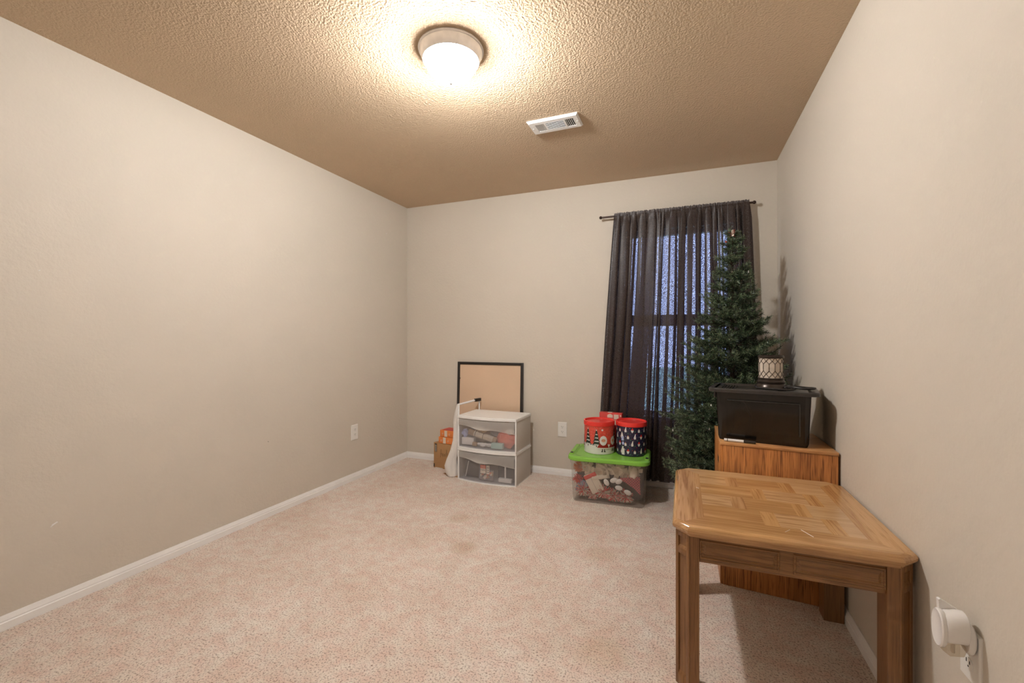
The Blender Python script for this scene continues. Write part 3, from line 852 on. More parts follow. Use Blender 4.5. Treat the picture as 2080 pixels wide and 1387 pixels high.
# ------------------------------------------------------------------ wooden end table
t = thing('end_table', 'brown oak end table with clipped corners and parquet top', 'table', (.292, 1.878, 0), 0)
HX, HY, CH, TZ = .327, .350, .047, .552
def octo(dx, z):
    x, y, c = HX + dx, HY + dx, CH + dx * .4
    return [(-x + c, -y, z), (x - c, -y, z), (x, -y + c, z), (x, y - c, z), (x - c, y, z), (-x + c, y, z), (-x, y - c, z), (-x, -y + c, z)]
tp = MB()
rings = [octo(-.03, TZ - .038), octo(-.010, TZ - .037), octo(-.009, TZ - .030), octo(-.003, TZ - .028), octo(0, TZ - .023), octo(.001, TZ - .015), octo(-.002, TZ - .008), octo(-.007, TZ - .003), octo(-.014, TZ)]
n = 8
vs = [p for r in rings for p in r]
fsx = []; fsy = []
for i in range(len(rings) - 1):
    for k in range(n):
        q = (i * n + k, i * n + (k + 1) % n, (i + 1) * n + (k + 1) % n, (i + 1) * n + k)
        (fsx if k in (0, 4, 1, 3, 5, 7) else fsy).append(q)
o0 = len(tp.v)
tp.add(vs, fsx, 0); tp.f += [tuple(i + o0 for i in q) for q in fsy]; tp.m += [1] * len(fsy)
tp.add(rings[0], [(7, 6, 5, 4, 3, 2, 1, 0)], 0)
# top planks
IX, IY = HX - .014, HY - .014
bwid = .085
oc = octo(-.014, TZ)
a, b_, c_, d_ = (-IX + bwid, -IY + bwid), (IX - bwid, -IY + bwid), (IX - bwid, IY - bwid), (-IX + bwid, IY - bwid)
def pt(p): return (p[0], p[1], TZ)
cc = CH - .0056
def flat(poly, m): tp.add([pt(p) for p in poly], [tuple(range(len(poly)))], m)
SW = (-IX + cc / 2, -IY + cc / 2); SE = (IX - cc / 2, -IY + cc / 2); NE = (IX - cc / 2, IY - cc / 2); NW = (-IX + cc / 2, IY - cc / 2)
flat([SW, oc[0][:2], oc[1][:2], SE, b_, a], 0)
flat([SE, oc[2][:2], oc[3][:2], NE, c_, b_], 1)
flat([NE, oc[4][:2], oc[5][:2], NW, d_, c_], 2)
flat([NW, oc[6][:2], oc[7][:2], SW, a, d_], 3)
rnd = random.Random(4)
nx = 3; ny = 4
x0, x1, y0, y1 = a[0], b_[0], a[1], d_[1]
for j in range(ny):
    ya = y0 + (y1 - y0) * j / ny; yb = y0 + (y1 - y0) * (j + 1) / ny
    cuts = [x0, x0 + (x1 - x0) * (.22 if j % 2 else .40), x0 + (x1 - x0) * (.32 if j % 2 else .50), x0 + (x1 - x0) * (.66 if j % 2 else .80), x0 + (x1 - x0) * (.76 if j % 2 else .90), x1]
    for i in range(5):
        m = [4, 3, 0, 5, 2][i] if j % 2 else [0, 5, 4, 1, 2][i]
        flat([(cuts[i], ya), (cuts[i + 1], ya), (cuts[i + 1], yb), (cuts[i], yb)], m)
# thin joint shadows are real grooves: skipped; scratches near the front
tp.tube([(.055, -.25, TZ + .0003), (.078, -.295, TZ + .0003)], .0011, 4, 6)
tp.tube([(.005, -.285, TZ + .0003), (.022, -.262, TZ + .0003)], .0006, 4, 6)
tp.tube([(-.245, .06, TZ + .0003), (-.235, .05, TZ + .0003)], .0008, 4, 6)
M['tbl_x2'] = wood_mat('table_oak_lengthwise_pale', (0.36, 0.195, 0.080), (0.62, 0.395, 0.195), 'X', 1.9, 0.24, 0.45, 0.6, rings=1.2)
M['tbl_y2'] = wood_mat('table_oak_crosswise_dark', (0.26, 0.12, 0.040), (0.56, 0.32, 0.14), 'Y', 1.2, 0.24, 0.45, 0.9, rings=3)
M['tbl_x3'] = wood_mat('table_oak_lengthwise_figured', (0.28, 0.135, 0.047), (0.60, 0.37, 0.18), 'X', 2.6, 0.24, 0.45, 0.9, rings=4)
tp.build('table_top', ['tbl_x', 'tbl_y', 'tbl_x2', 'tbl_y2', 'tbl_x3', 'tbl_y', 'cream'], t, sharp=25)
# aprons with two raised panels each
def apron(L, X, name='apron'):
    ab = MB()
    z0, z1 = .432, TZ - .036
    ab.rbox(-L / 2, L / 2, 0, .02, z0, z1, .002)
    for s_ in (-1, 1):
        xa, xb = (-L / 2 + .004, -.020) if s_ < 0 else (.020, L / 2 - .004)
        za, zb = z0 + .014, z1 - .012
        def q(i, y): return [(xa + i, y, za + i), (xb - i, y, za + i), (xb - i, y, zb - i), (xa + i, y, zb - i)]
        ab.loft([q(-.003, -.0002), q(0, -.004), q(.003, -.0045), q(.006, -.001), q(.010, -.001), q(.018, -.0065)])
    ab.f = ab.f; 
    ab2 = MB().add(ab.v, ab.f, 0, X)
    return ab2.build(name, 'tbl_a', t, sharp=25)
LY_ = HY - .014
LX_ = HX - .012
apron(2 * (LX_ - .068), T((0, -LY_ + .006, 0)))
apron(2 * (LX_ - .068), T((0, LY_ - .006, 0)) @ RZ(180))
apron(2 * (LY_ - .068), T((LX_ - .006, 0, 0)) @ RZ(90))
apron(2 * (LY_ - .068), T((-LX_ + .006, 0, 0)) @ RZ(-90))
def leg(sx, sy):
    lb = MB()
    w, c = .070, .042
    pl = [(0, c), (c, 0), (w, 0), (w, w), (0, w)]
    lb.prism(pl, .0, TZ - .036)
    # diagonal face: raised frame around sunk panels, built out from the face
    X = T((c / 2, c / 2, 0)) @ RZ(-45)           # local x along face, -y outwards
    hw = c * math.sqrt(2) / 2
    def slab(x0_, x1_, za, zb): lb.rbox(x0_, x1_, -.0045, .001, za, zb, .0012, X=X)
    slab(-hw, -hw + .013, .0, TZ - .036); slab(hw - .013, hw, .0, TZ - .036)
    slab(-hw + .012, hw - .012, .0, .035); slab(-hw + .012, hw - .012, .442, .462); slab(-hw + .012, hw - .012, .500, TZ - .036)
    lb.loft([[(-hw + .012, -.0045, .035), (hw - .012, -.0045, .035), (hw - .012, 0, .050), (-hw + .012, 0, .050)], [(-hw + .012, .001, .034), (hw - .012, .001, .034), (hw - .012, .001, .051), (-hw + .012, .001, .051)]], X=X)
    lb.loft([[(-hw + .012, -.0045, .462), (hw - .012, -.0045, .462), (hw - .012, 0, .472), (-hw + .012, 0, .472)], [(-hw + .012, .001, .461), (hw - .012, .001, .461), (hw - .012, .001, .473), (-hw + .012, .001, .473)]], X=X)
    Y = T((sx * LX_, sy * LY_, 0)) @ Matrix.Diagonal((-sx, -sy, 1, 1))
    vs = [tuple(Y @ Vector(p)) for p in lb.v]
    fs = [tuple(reversed(f_)) for f_ in lb.f] if sx * sy < 0 else lb.f
    l2 = MB(); l2.add(vs, fs)
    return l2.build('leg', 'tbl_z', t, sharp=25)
for sx in (-1, 1):
    for sy in (-1, 1): leg(sx, sy)

# ------------------------------------------------------------------ poster frame
t = thing('picture_frame', 'large black picture frame with tan backing leaning on the back wall', 'picture frame', (-1.957, 3.562, .0), rot=(R(-2.2), 0, R(0)))
fw_, fh_ = .648, .948
fb = MB()
for (a0, a1, b0, b1) in ((0, .024, 0, fh_), (fw_ - .024, fw_, 0, fh_), (.024, fw_ - .024, fh_ - .024, fh_), (.024, fw_ - .024, 0, .024)):
    fb.rbox(a0, a1, -.010, .010, b0, b1, .0015)
fb.build('frame', 'black', t)
MB().box(.02, fw_ - .02, -.003, .002, .02, fh_ - .02).build('backing_board', 'board', t)
MB().tube([(.024, -.008, .80), (.032, -.008, .798), (.024, -.008, .79)], .003, 6).build('hanger_clip', 'black', t)

# ------------------------------------------------------------------ plastic drawer units
DX, DY, DRZ = -1.480, 3.190, -1.5
dw, dd_, dh = .525, .325, .265
def bowx(x, amp=.036): return -amp * (1 - (x / (dw / 2)) ** 2)
def bowpoly(hw, y1, off=0.0, amp=.036, n=24):
    p = [(-hw + 2 * hw * i / n, bowx(-hw + 2 * hw * i / n, amp) + off) for i in range(n + 1)]
    return p + [(hw, y1), (-hw, y1)]
def drawer_unit(z0, label, name='plastic_drawer_unit'):
    t = thing(name, label, 'drawer unit', (DX, DY, z0), R(DRZ), 'stacked plastic drawer units')
    sh = MB()
    hw = dw / 2
    sh.rbox(-hw + .003, -hw + .007, .002, dd_, .008, dh - .02, .001, 0).rbox(hw - .007, hw - .003, .002, dd_, .008, dh - .02, .001, 0)
    sh.rbox(-hw + .003, hw - .003, dd_ - .004, dd_, .008, dh - .02, .001, 0)
    sh.build('shell', 'shell', t)
    mb = MB()
    mb.prism(bowpoly(hw, dd_ + .002, -.004), dh - .021, dh - .004)
    mb.prism(bowpoly(hw - .006, dd_ - .004, .003), dh - .004, dh - .0002)
    mb.build('top_deck', 'white_pl', t, sharp=30)
    mb = MB(); mb.prism(bowpoly(hw - .003, dd_, .0), 0, .008)
    for s_ in (-1, 1): mb.rbox(s_ * hw - (.012 if s_ > 0 else 0), s_ * hw + (.012 if s_ < 0 else 0), -.002, .012, .0, dh - .02, .002)
    mb.build('base_frame', 'white_pl', t, sharp=30)
    # drawer
    n = 40; z1, z2 = .014, dh - .026; hx = hw - .013
    def waveh(x):            # height of the handle's lower wave
        u = x / hx
        return z2 - .038 - .030 * math.exp(-((u) / .34) ** 2) * 0 - .014 * math.cos(u * PI * 1.6) * .0 - .012 + .012 * math.exp(-((u + .25) / .28) ** 2) - .042 * max(0, (u + .1)) ** 1.0
    front = MB(); vs = []; fs = []
    for i in range(n + 1):
        x = -hx + 2 * hx * i / n; y = bowx(x) + .004
        vs += [(x, y, z1), (x, y, waveh(x)), (x, y + .003, z1), (x, y + .003, waveh(x))]
    for i in range(n):
        o = 4 * i
        fs += [(o, o + 4, o + 5, o + 1), (o + 2, o + 3, o + 7, o + 6), (o, o + 2, o + 6, o + 4)]
    front.add(vs, fs)
    front.rbox(-hx, -hx + .002, .006, dd_ - .02, z1, z2 - .02, .0005).rbox(hx - .002, hx, .006, dd_ - .02, z1, z2 - .02, .0005)
    front.prism(bowpoly(hx, dd_ - .02, .006), z1 - .003, z1 - .001)
    dr = front.build('drawer', 'drawer_clear', t, sharp=30)
    # milky handle band above the wave
    hb = MB(); vs = []; fs = []
    for i in range(n + 1):
        x = -hx + 2 * hx * i / n; y = bowx(x)
        g = math.exp(-((x + .045) / .085) ** 2)
        zb = waveh(x) - .034 * g
        vs += [(x, y + .003, z2), (x, y + .001 - .006, z2 - .008 - .01), (x, y - .006 - .004 * g, zb + .010), (x, y - .012 * g - .004, zb), (x, y + .002, zb + .003 + .012 * g)]
    for i in range(n):
        o = 5 * i
        for k in range(4): fs.append((o + k, o + 5 + k, o + 6 + k, o + 1 + k))
    hb.add(vs, fs)
    hb.build('handle', 'drawer_milky', dr, sharp=60)
    return t
drawer_unit(0, 'lower white and clear plastic drawer unit standing on the carpet')
drawer_unit(dh, 'upper white and clear plastic drawer unit stacked beside the picture frame')
DM = T((DX, DY, 0)) @ RZ(DRZ)
def inplace(mb, name, mats, x, y, z, rot=(0, 0, 0), label='', cat='', base=DM, brz=DRZ, sharp=35):
    p = base @ Vector((x, y, z))
    o = mb.build(name, mats, loc=p, rot=(R(rot[0]), R(rot[1]), R(rot[2] + brz)), sharp=sharp)
    return tag(o, label, cat)
U = dh + .018
def blob(rx, ry, rz_, seed, amp=.18, n=14):
    prof = []
    mb = MB()
    mb.sphere((0, 0, 0), 1.0, n)
    out = []
    for p in mb.v:
        v = Vector(p); k = 1 + amp * noise.noise(v * 1.7 + Vector((seed * 7.3, 0, 0)))
        out.append((v.x * rx * k, v.y * ry * k, v.z * rz_ * k))
    mb.v = out
    return mb
def roll(r, L, label_m=1):
    X = RY(90)
    return MB().lathe([(r, -L / 2), (r, L / 2)], 20, 0, X=X).lathe([(r * 1.01, -L * .30), (r * 1.01, L * .38)], 20, label_m, X=X, cap=False).lathe([(r * 1.015, -L * .26), (r * 1.015, -L * .24)], 20, 2, X=X, cap=False).lathe([(r * 1.015, L * .02), (r * 1.015, L * .035)], 20, 2, X=X, cap=False)
inplace(roll(.025, .25), 'paper_roll', ['tan', 'cream', 'dark'], -.055, .050, U + .080, (0, 14, 4), 'tan paper roll with a white label in the upper drawer', 'paper roll')
inplace(blob(.076, .036, .064, 1, .35), 'coral_pouch', 'coral', .152, .060, U + .072, (0, 0, 0), 'lumpy coral pink pouch at right in the upper drawer', 'pouch')
inplace(MB().rbox(-.05, .05, -.02, .02, 0, .042, .003), 'small_teal_box', 'teal', .095, .012, U + .001, (0, 0, 3), 'small pale teal box at the bottom of the upper drawer', 'box')
inplace(MB().rbox(-.055, .055, -.02, .03, 0, .060, .006), 'white_carton', 'snow', -.185, .045, U + .001, (0, 0, 4), 'small white carton at left in the upper drawer', 'carton')
inplace(MB().lathe([(.04, 0), (.055, .01), (.055, .04), (.048, .045)], 28), 'grey_tape_roll', ['grey'], .045, .125, U + .115, (60, 20, 0), 'dark grey ring of tape behind the coral pouch', 'tape')
inplace(MB().lathe([(.03, 0), (.05, .01), (.05, .03)], 28), 'brown_tape_roll', ['tan'], .120, .150, U + .135, (65, 10, 0), 'brown tape ring leaning above the coral pouch', 'tape')
inplace(blob(.04, .03, .03, 4, .4), 'clear_bead_bag', 'cream', -.09, .09, U + .115, (0, 0, 0), 'crumpled cream bag behind the paper roll', 'bag')
inplace(blob(.045, .03, .035, 5, .5), 'pale_blue_bag', 'bluegrey', -.175, .10, U + .090, (0, 0, 0), 'blue-grey bag at the back left of the upper drawer', 'bag')
inplace(blob(.035, .03, .025, 6, .5), 'silver_trinket', 'snow', .19, .05, U + .135, (0, 0, 0), 'pale round trinket above the coral pouch', 'trinket')
inplace(blob(.03, .015, .014, 7, .5), 'crumpled_wrapper', 'snow', .02, .02, U + .018, (0, 0, 0), 'crumpled clear wrapper at the front of the upper drawer', 'wrapper')
inplace(blob(.09, .04, .05, 14, .45), 'cream_filler', 'cream', -.10, .15, U + .06, (0, 0, 0), 'crumpled cream lump added to brighten the back of the upper drawer', 'paper')  # added pale filler, makes the drawer's inside look brighter
inplace(blob(.08, .04, .055, 15, .45), 'white_filler', 'snow', .08, .18, U + .06, (0, 0, 0), 'pale lump added to brighten the back right of the upper drawer', 'tissue')  # second pale lump put in to lift the drawer's brightness
inplace(blob(.05, .022, .022, 21, .6), 'yarn_bundle', 'tan', -.06, .045, U + .135, (0, 6, 0), 'small tan yarn bundle lying above the paper roll', 'yarn')
inplace(blob(.028, .02, .035, 22, .4), 'blue_wrapper', 'blueprint', -.215, .045, U + .095, (0, 0, 0), 'pale blue wrapper at the far left of the upper drawer', 'wrapper')
inplace(blob(.035, .014, .016, 23, .6), 'white_wrapper', 'snow', -.045, .022, U + .016, (0, 0, 0), 'crumpled white wrapper below the paper roll', 'wrapper')
inplace(MB().rbox(-.02, .02, -.012, .012, 0, .03, .003), 'peach_eraser', 'tan', -.115, .02, U + .001, (0, 8, 10), 'little peach block beside the white carton in the upper drawer', 'block')
# lower drawer
inplace(MB().rbox(-.075, .075, -.03, .03, 0, .165, .003), 'grey_binder', 'charcoal', -.150, .085, .019, (0, 0, 0), 'dark grey binder at left in the lower drawer', 'binder')
inplace(MB().rbox(-.075, .075, -.03, .03, 0, .165, .003), 'grey_folder', 'charcoal', .155, .085, .019, (0, 0, 0), 'dark grey folder at right in the lower drawer', 'folder')
inplace(MB().tube([(-.05, 0, 0), (-.02, 0, .13)], .003, 6), 'plastic_ruler', 'snow', -.155, .03, .022, (0, 0, 0), 'thin pale ruler leaning on the dark binder', 'ruler')
bag = MB().rbox(-.062, .062, -.008, .008, 0, .085, .004)
rnd = random.Random(2)
for i in range(16):
    x_, z_ = rnd.uniform(-.05, .05), rnd.uniform(.012, .068); r_ = rnd.uniform(.008, .016)
    bag.sphere((x_, -.008, z_), r_, 6, 1 + i % 3, sc3=(1, .3, 1))
inplace(bag, 'bead_packet', ['grey', 'coral', 'cream', 'tan'], .000, .012, .019, (0, 0, 0), 'clear packet of pink and cream beads in the lower drawer', 'packet')
lab = MB()
lab.prism([(-.045 + .006, -.038), (.007, -.038), (.011, -.034), (.011, .034), (.007, .038), (-.039, .038), (-.045, .034), (-.045, -.034)], 0, .001, 0, X=RX(90))
lab.prism([(-.041, -.034), (.007, -.034), (.007, .034), (-.041, .034)], .001, .0014, 1, X=RX(90))
lab.prism([(-.041, .006), (.007, .006), (.007, .034), (-.041, .034)], .0014, .0018, 2, X=RX(90))
lab.prism([(.013, -.036), (.038, -.036), (.040, -.030), (.040, .030), (.036, .034), (.013, .034)], 0, .0012, 1, X=RX(90))
text_add(lab, 'Together', .0115, T((-.017, -.0020, -.006)) @ RX(90), 0)
text_add(lab, 'Party', .014, T((-.017, -.0024, .020)) @ RX(90), 1)
for zz in (.012, -.006, -.022): lab.rbox(.017, .036, -.0018, -.001, zz, zz + .004, .0002, 0)
inplace(lab, 'product_tag', ['dark', 'cream', 'coral'], -.005, -.012, .112, (0, 0, 0), 'orange and cream product tag above the bead packet', 'tag')
inplace(MB().rbox(-.055, .055, -.014, .014, 0, .032, .003).rbox(-.006, .006, -.004, .004, .03, .14, .001), 'card_holder', 'snow', .160, .020, .019, (0, 0, 0), 'white upright holder at right in the lower drawer', 'holder')
inplace(MB().tube([(0, 0, 0), (.004, 0, .12)], .0035, 6), 'blue_stick', 'bluegrey', -.07, .02, .022, (0, 0, 0), 'thin blue stick beside the bead packet', 'stick')

# ------------------------------------------------------------------ cardboard box, cartons, flap
t = thing('cardboard_box', 'brown cardboard box with scrawled handwriting in the back corner', 'box', (-2.100, 3.405, 0), R(-8))
cb = MB().rbox(0, .335, 0, .165, 0, .226, .002)
X = RX(90)
cb.box(.012, .036, -.0012, 0, .145, .218, 1)
for i in range(7): cb.box(.014, .034, -.0016, -.001, .150 + i * .009, .1535 + i * .009, 2)
cb.box(.0, .010, -.001, 0, .008, .038, 1)
cb.box(.02, .10, -.001, 0, .001, .006, 3)
def stroke(pts): cb.tube([(x, -.0008, z) for x, z in pts], .0008, 5, 1)
stroke([(.075, .100), (.082, .175), (.094, .118), (.100, .128)]); stroke([(.078, .128), (.094, .140)])
stroke([(.100, .108), (.104, .140), (.112, .112), (.120, .135), (.124, .118)])
stroke([(.138, .140), (.126, .136), (.128, .112), (.140, .128), (.146, .178), (.148, .115)])
stroke([(.154, .148), (.162, .126), (.174, .150), (.160, .082)])
cb.build('carton', ['cardboard', 'dark', 'cream', 'snow'], t)
MB().prism([(0, 0), (.168, 0), (.150, .03), (.01, .045)], .2262, .2275).build('top_flap', 'cardboard', t)
for k, (zz, lb_, xo, top) in enumerate(((.2285, 'orange carton with white label, under the red-topped one', -.012, 'orange'), (.2885, 'orange carton with red top, topmost of the corner stack', .000, 'redcarton'))):
    t = thing('orange_carton', lb_, 'carton', (-2.030 + xo, 3.392 + .004 * k, zz), R(-8), 'orange cartons on the cardboard box')
    c1 = MB().rbox(0, .26, 0, .13, 0, .057, .002)
    c1.box(.012, .248, .010, .12, .0568, .0578, 1)
    for cx_ in (.030, .105):
        pts = [(cx_ + .0065 * math.cos(a), -.0006, .026 + .0065 * math.sin(a)) for a in [2 * PI * i / 14 for i in range(15)]]
        c1.tube(pts, .0012, 5, 2)
    c1.build('carton', ['orange', top, 'cream'], t)
    MB().box(.050, .080, -.0012, .0, .002, .055).build('paper_label', 'cream', t)
o = MB().prism([(-.02, -.02), (.17, -.075), (.19, -.03), (.03, .055)], 0, .004).build('cardboard_flap', 'cardboard', loc=(-1.905, 3.295, .001))
tag(o, 'loose brown cardboard flap flat on the carpet under the white bag', 'cardboard')
# white bag hanging beside the drawers
t = thing('white_bag', 'crumpled white plastic bag hanging down beside the white drawers', 'bag', (-1.80, 3.262, 0))
rings = []
secs = [(.004, -.025, .052, .045), (.03, -.034, .064, .05), (.09, -.044, .055, .05), (.15, -.034, .042, .042), (.22, -.006, .036, .03), (.30, .006, .024, .024), (.38, .006, .021, .02), (.46, .005, .020, .02), (.53, .012, .018, .016), (.59, .022, .012, .012), (.61, .026, .007, .008)]
for i, (z, ox, rx, ry) in enumerate(secs):
    rg = []
    for k in range(36):
        a = 2 * PI * k / 36
        w = 1 + .14 * math.sin(3 * a + z * 9) + .05 * math.sin(7 * a - z * 22)
        rg.append((ox + rx * w * math.cos(a), ry * w * math.sin(a), z))
    rings.append(rg)
MB().loft(rings).build('bag_body', 'whitecloth', t, sharp=60)
t = thing('white_tube_frame', 'white square-tube frame with black corner poking above the drawers', 'frame', (-1.768, 3.262, 0))
MB().rbox(-.006, .006, -.006, .006, 0, .612, .002).build('post', 'white_pl', t)
MB().tube([(0, 0, .605), (.048, .225, .616)], .0085, 4).build('crossbar', 'white_pl', t, sharp=30)
MB().rbox(-.011, .011, -.03, .045, -.014, .012, .002, X=T((.057, .235, .618)) @ RZ(-13)).build('black_corner', 'black', t)
MB().rbox(-.005, .005, -.005, .005, 0, .604, .002, X=T((.060, .274, 0))).build('post', 'white_pl', t)

# ------------------------------------------------------------------ clear tote with green lid
TRZ = 3.0
TO = T((-.745, 3.062, 0)) @ RZ(TRZ)
tw, td, th = .500, .360, .300
t = thing('clear_storage_tote', 'clear storage tote of holiday decorations with bright green lid', 'storage tote', (-.745, 3.062, 0), R(TRZ))
b = MB()
prf = [(.012, 0, .03), (.004, .006, .034), (.000, .02, .036), (-.010, th - .03, .036), (-.016, th - .026, .036), (-.016, th, .036)]
rg = [rrect(i, tw - i, i, td - i, r, z, 7) for i, z, r in prf]
b.loft(rg, cap=False)
b.add(rrect(.012, tw - .012, .012, td - .012, .03, 0.0, 7), [tuple(range(31, -1, -1))])
b.build('clear_body', 'tote', t)
lid = MB()
def lidring(off, z, sag=0): return rrect(-.030 - off, tw + .030 + off, -.030 - off, td + .030 + off, .075, z, 8)
lid.loft([lidring(-.004, th - .003), lidring(0, th - .004), lidring(.004, th + .002), lidring(.003, th + .018), lidring(-.004, th + .026), lidring(-.012, th + .028), lidring(-.018, th + .027)], cap=False)
# central recessed deck
lid.loft([lidring(-.018, th + .027), lidring(-.040, th + .027), lidring(-.046, th + .022)], cap=False)
lid.add(lidring(-.046, th + .022), [tuple(range(36))])
lid.add(lidring(-.004, th - .003), [tuple(range(35, -1, -1))])
# raised end grips with a hole ring
for sx, (gx0, gx1) in ((-1, (-.028, .006)), (1, (tw - .003, tw + .028))):
    lid.loft([rrect(gx0, gx1, .03, td - .03, .012, th + .001, 5), rrect(gx0, gx1, .03, td - .03, .012, th + .028, 5), rrect(gx0 + .005, gx1 - .005, .036, td - .036, .008, th + .033, 5)])
lo = lid.build('lid', 'green_lid', t)
for sx in (-.011, tw + .0125):
    MB().lathe([(.017, 0), (.017, .0012), (.013, .0012)], 20, X=T((sx, .062, th + .0328)) @ Matrix.Diagonal((.62, 1.1, 1, 1))).build('grip_hole', 'dark', lo)

def intote(mb, name, mats, x, y, z, rot=(0, 0, 0), label='', cat='', sharp=35):
    return inplace(mb, name, mats, x, y, z, rot, label, cat, TO, TRZ, sharp)
def tinsel(seed, R0, mats=2, n=170, w=.0032, zmin=-.035):
    rnd = random.Random(seed); mb = MB()
    for i in range(n):
        d = Vector((rnd.gauss(0, 1), rnd.gauss(0, 1) - .8, rnd.gauss(0, 1))).normalized()
        L = R0 * rnd.uniform(.6, 1.1)
        s_ = d.orthogonal().normalized() * w / 2
        p = d * R0 * .15; e = d * L
        m_ = d.cross(s_).normalized() * w / 2
        e.y *= .5; e.z = max(e.z, zmin); e.x = max(-.07, min(.07, e.x))
        mb.add([tuple(p - s_), tuple(p + s_), tuple(e + s_), tuple(e - s_), tuple(p - m_), tuple(p + m_), tuple(e + m_), tuple(e - m_)], [(0, 1, 2, 3), (4, 5, 6, 7)], i % mats)
    return mb
for i, (x, z, r, lb_) in enumerate(((.075, .055, .055, 'red and white tinsel pom in the bottom left corner of the tote'), (.140, .035, .040, 'small red and white tinsel pom below the white gift box'),
                                    (.215, .055, .058, 'red and white tinsel pom at bottom centre of the tote'), (.285, .040, .052, 'red and white tinsel pom right of the bottom centre one'), (.370, .038, .050, 'red and white tinsel pom in the bottom right of the tote'))):
    intote(tinsel(20 + i, r * 1.15, 2, 230, .004), 'tinsel_pom', ['tinselred', 'cream'], x, .048, z + .016, (0, 0, 0), lb_, 'tinsel')['group'] = 'tinsel poms in the tote'
gb = MB().rbox(-.045, .045, -.012, .03, -.070, .070, .002, 0).rbox(-.046, .046, -.0135, -.011, .040, .068, .0005, 1)
gb.box(-.0025, -.0015, -.0137, -.012, -.07, .070, 2)
intote(gb, 'gift_box', ['cream', 'redcarton', 'grey'], .150, .040, .135, (0, -28, 0), 'tilted white gift box with red band in the tote', 'gift box')
def bow(seed, s_=1.0):
    rnd = random.Random(seed); mb = MB()
    for i in range(7):
        a = 2 * PI * i / 7 + rnd.uniform(-.2, .2)
        L = .055 * s_ * rnd.uniform(.8, 1.1); w = .015 * s_
        pts = [(0, 0, 0), (L * .5, -.02 * s_, .012), (L, -.012 * s_, 0), (L * .6, .004, -.004)]
        Xr = RX(90) @ RZ(math.degrees(a))
        vs = []
        for p in pts: vs += [(p[0], -w, p[2] - p[1]), (p[0], w, p[2] - p[1])]
        mb.add(vs, [(0, 1, 3, 2), (2, 3, 5, 4), (4, 5, 7, 6)], 0, Xr)
    return mb
for i, (x, z, s_, lb_) in enumerate(((.10, .235, 1.0, 'cream ribbon bow at upper left in the tote'), (.185, .215, 1.25, 'large cream ribbon bow above the gift box'), (.245, .245, 1.0, 'cream ribbon bow under the lid at the middle of the tote'),
                                     (.320, .235, 1.1, 'cream ribbon bow right of the middle in the tote'), (.375, .205, .9, 'cream ribbon bow beside the coral tinsel'), (.430, .250, .9, 'cream ribbon bow in the upper right corner of the tote'))):
    intote(bow(i + 3, s_), 'ribbon_bow', 'cream', x, .064, z, (0, 0, 0), lb_, 'bow')['group'] = 'cream bows in the tote'
intote(MB().rbox(-.062, .062, -.002, .002, -.012, .012, .001).rbox(.045, .062, -.002, .002, -.012, .09, .001).rbox(-.05, .06, -.002, .002, .07, .088, .001, X=RY(30)), 'cream_paper_star', 'cream', .200, .028, .180, (0, -12, 0), 'folded cream paper shape across the gift box top', 'paper')
for i, (x, z, a, lb_) in enumerate(((.240, .150, 60, 'silver oval ornament hanging below the cream paper'), (.290, .170, -25, 'silver oval ornament at the tote centre'), (.325, .165, -30, 'silver oval ornament beside the centre one'), (.325, .120, 10, 'silver oval ornament above the right poms'), (.385, .095, 20, 'silver oval ornament nearest the tote right side'))):
    intote(MB().sphere((0, 0, 0), .026, 10, sc3=(1, .25, .66)), 'oval_ornament', 'snow', x, .022, z, (0, a, 0), lb_, 'ornament')['group'] = 'silver ovals in the tote'
intote(MB().prism([(-.075, .035), (.065, .055), (.070, -.07), (.03, -.03)], -.002, .002, X=RX(90)), 'gingham_cloth', 'gingham', .400, .022, .155, (0, 0, 0), 'folded red gingham cloth at right in the tote', 'cloth')
intote(tinsel(40, .045, 1, 200, .005), 'coral_tinsel', ['coral'], .425, .050, .185, (0, 0, 0), 'bright coral tinsel clump at right in the tote', 'tinsel')
intote(tinsel(41, .048, 1, 200, .005), 'orange_tinsel', [M['orange']], .045, .052, .235, (0, 0, 0), 'orange tinsel clump in the upper left of the tote', 'tinsel')
intote(tinsel(42, .040, 1, 160, .004), 'maroon_tinsel', ['redcarton'], .035, .050, .150, (0, 0, 0), 'dark red tinsel clump at the left side of the tote', 'tinsel')
intote(MB().rbox(-.235, .235, -.12, .12, -.135, .105, .03), 'dark_cloth_bundle', 'charcoal', .25, .215, .150, (0, 0, 0), 'bundle of dark cloth filling the back of the tote', 'cloth')
intote(MB().rbox(-.03, .05, -.003, .003, -.05, .04, .002), 'blue_gift_bag', 'bluegrey', .055, .045, .105, (0, 12, 0), 'small blue-grey gift bag at lower left in the tote', 'bag')
intote(blob(.028, .016, .05, 12, .3), 'pale_figurine', 'cream', .425, .030, .235, (0, 0, 0), 'pale pinkish figurine in the upper right of the tote', 'figurine')

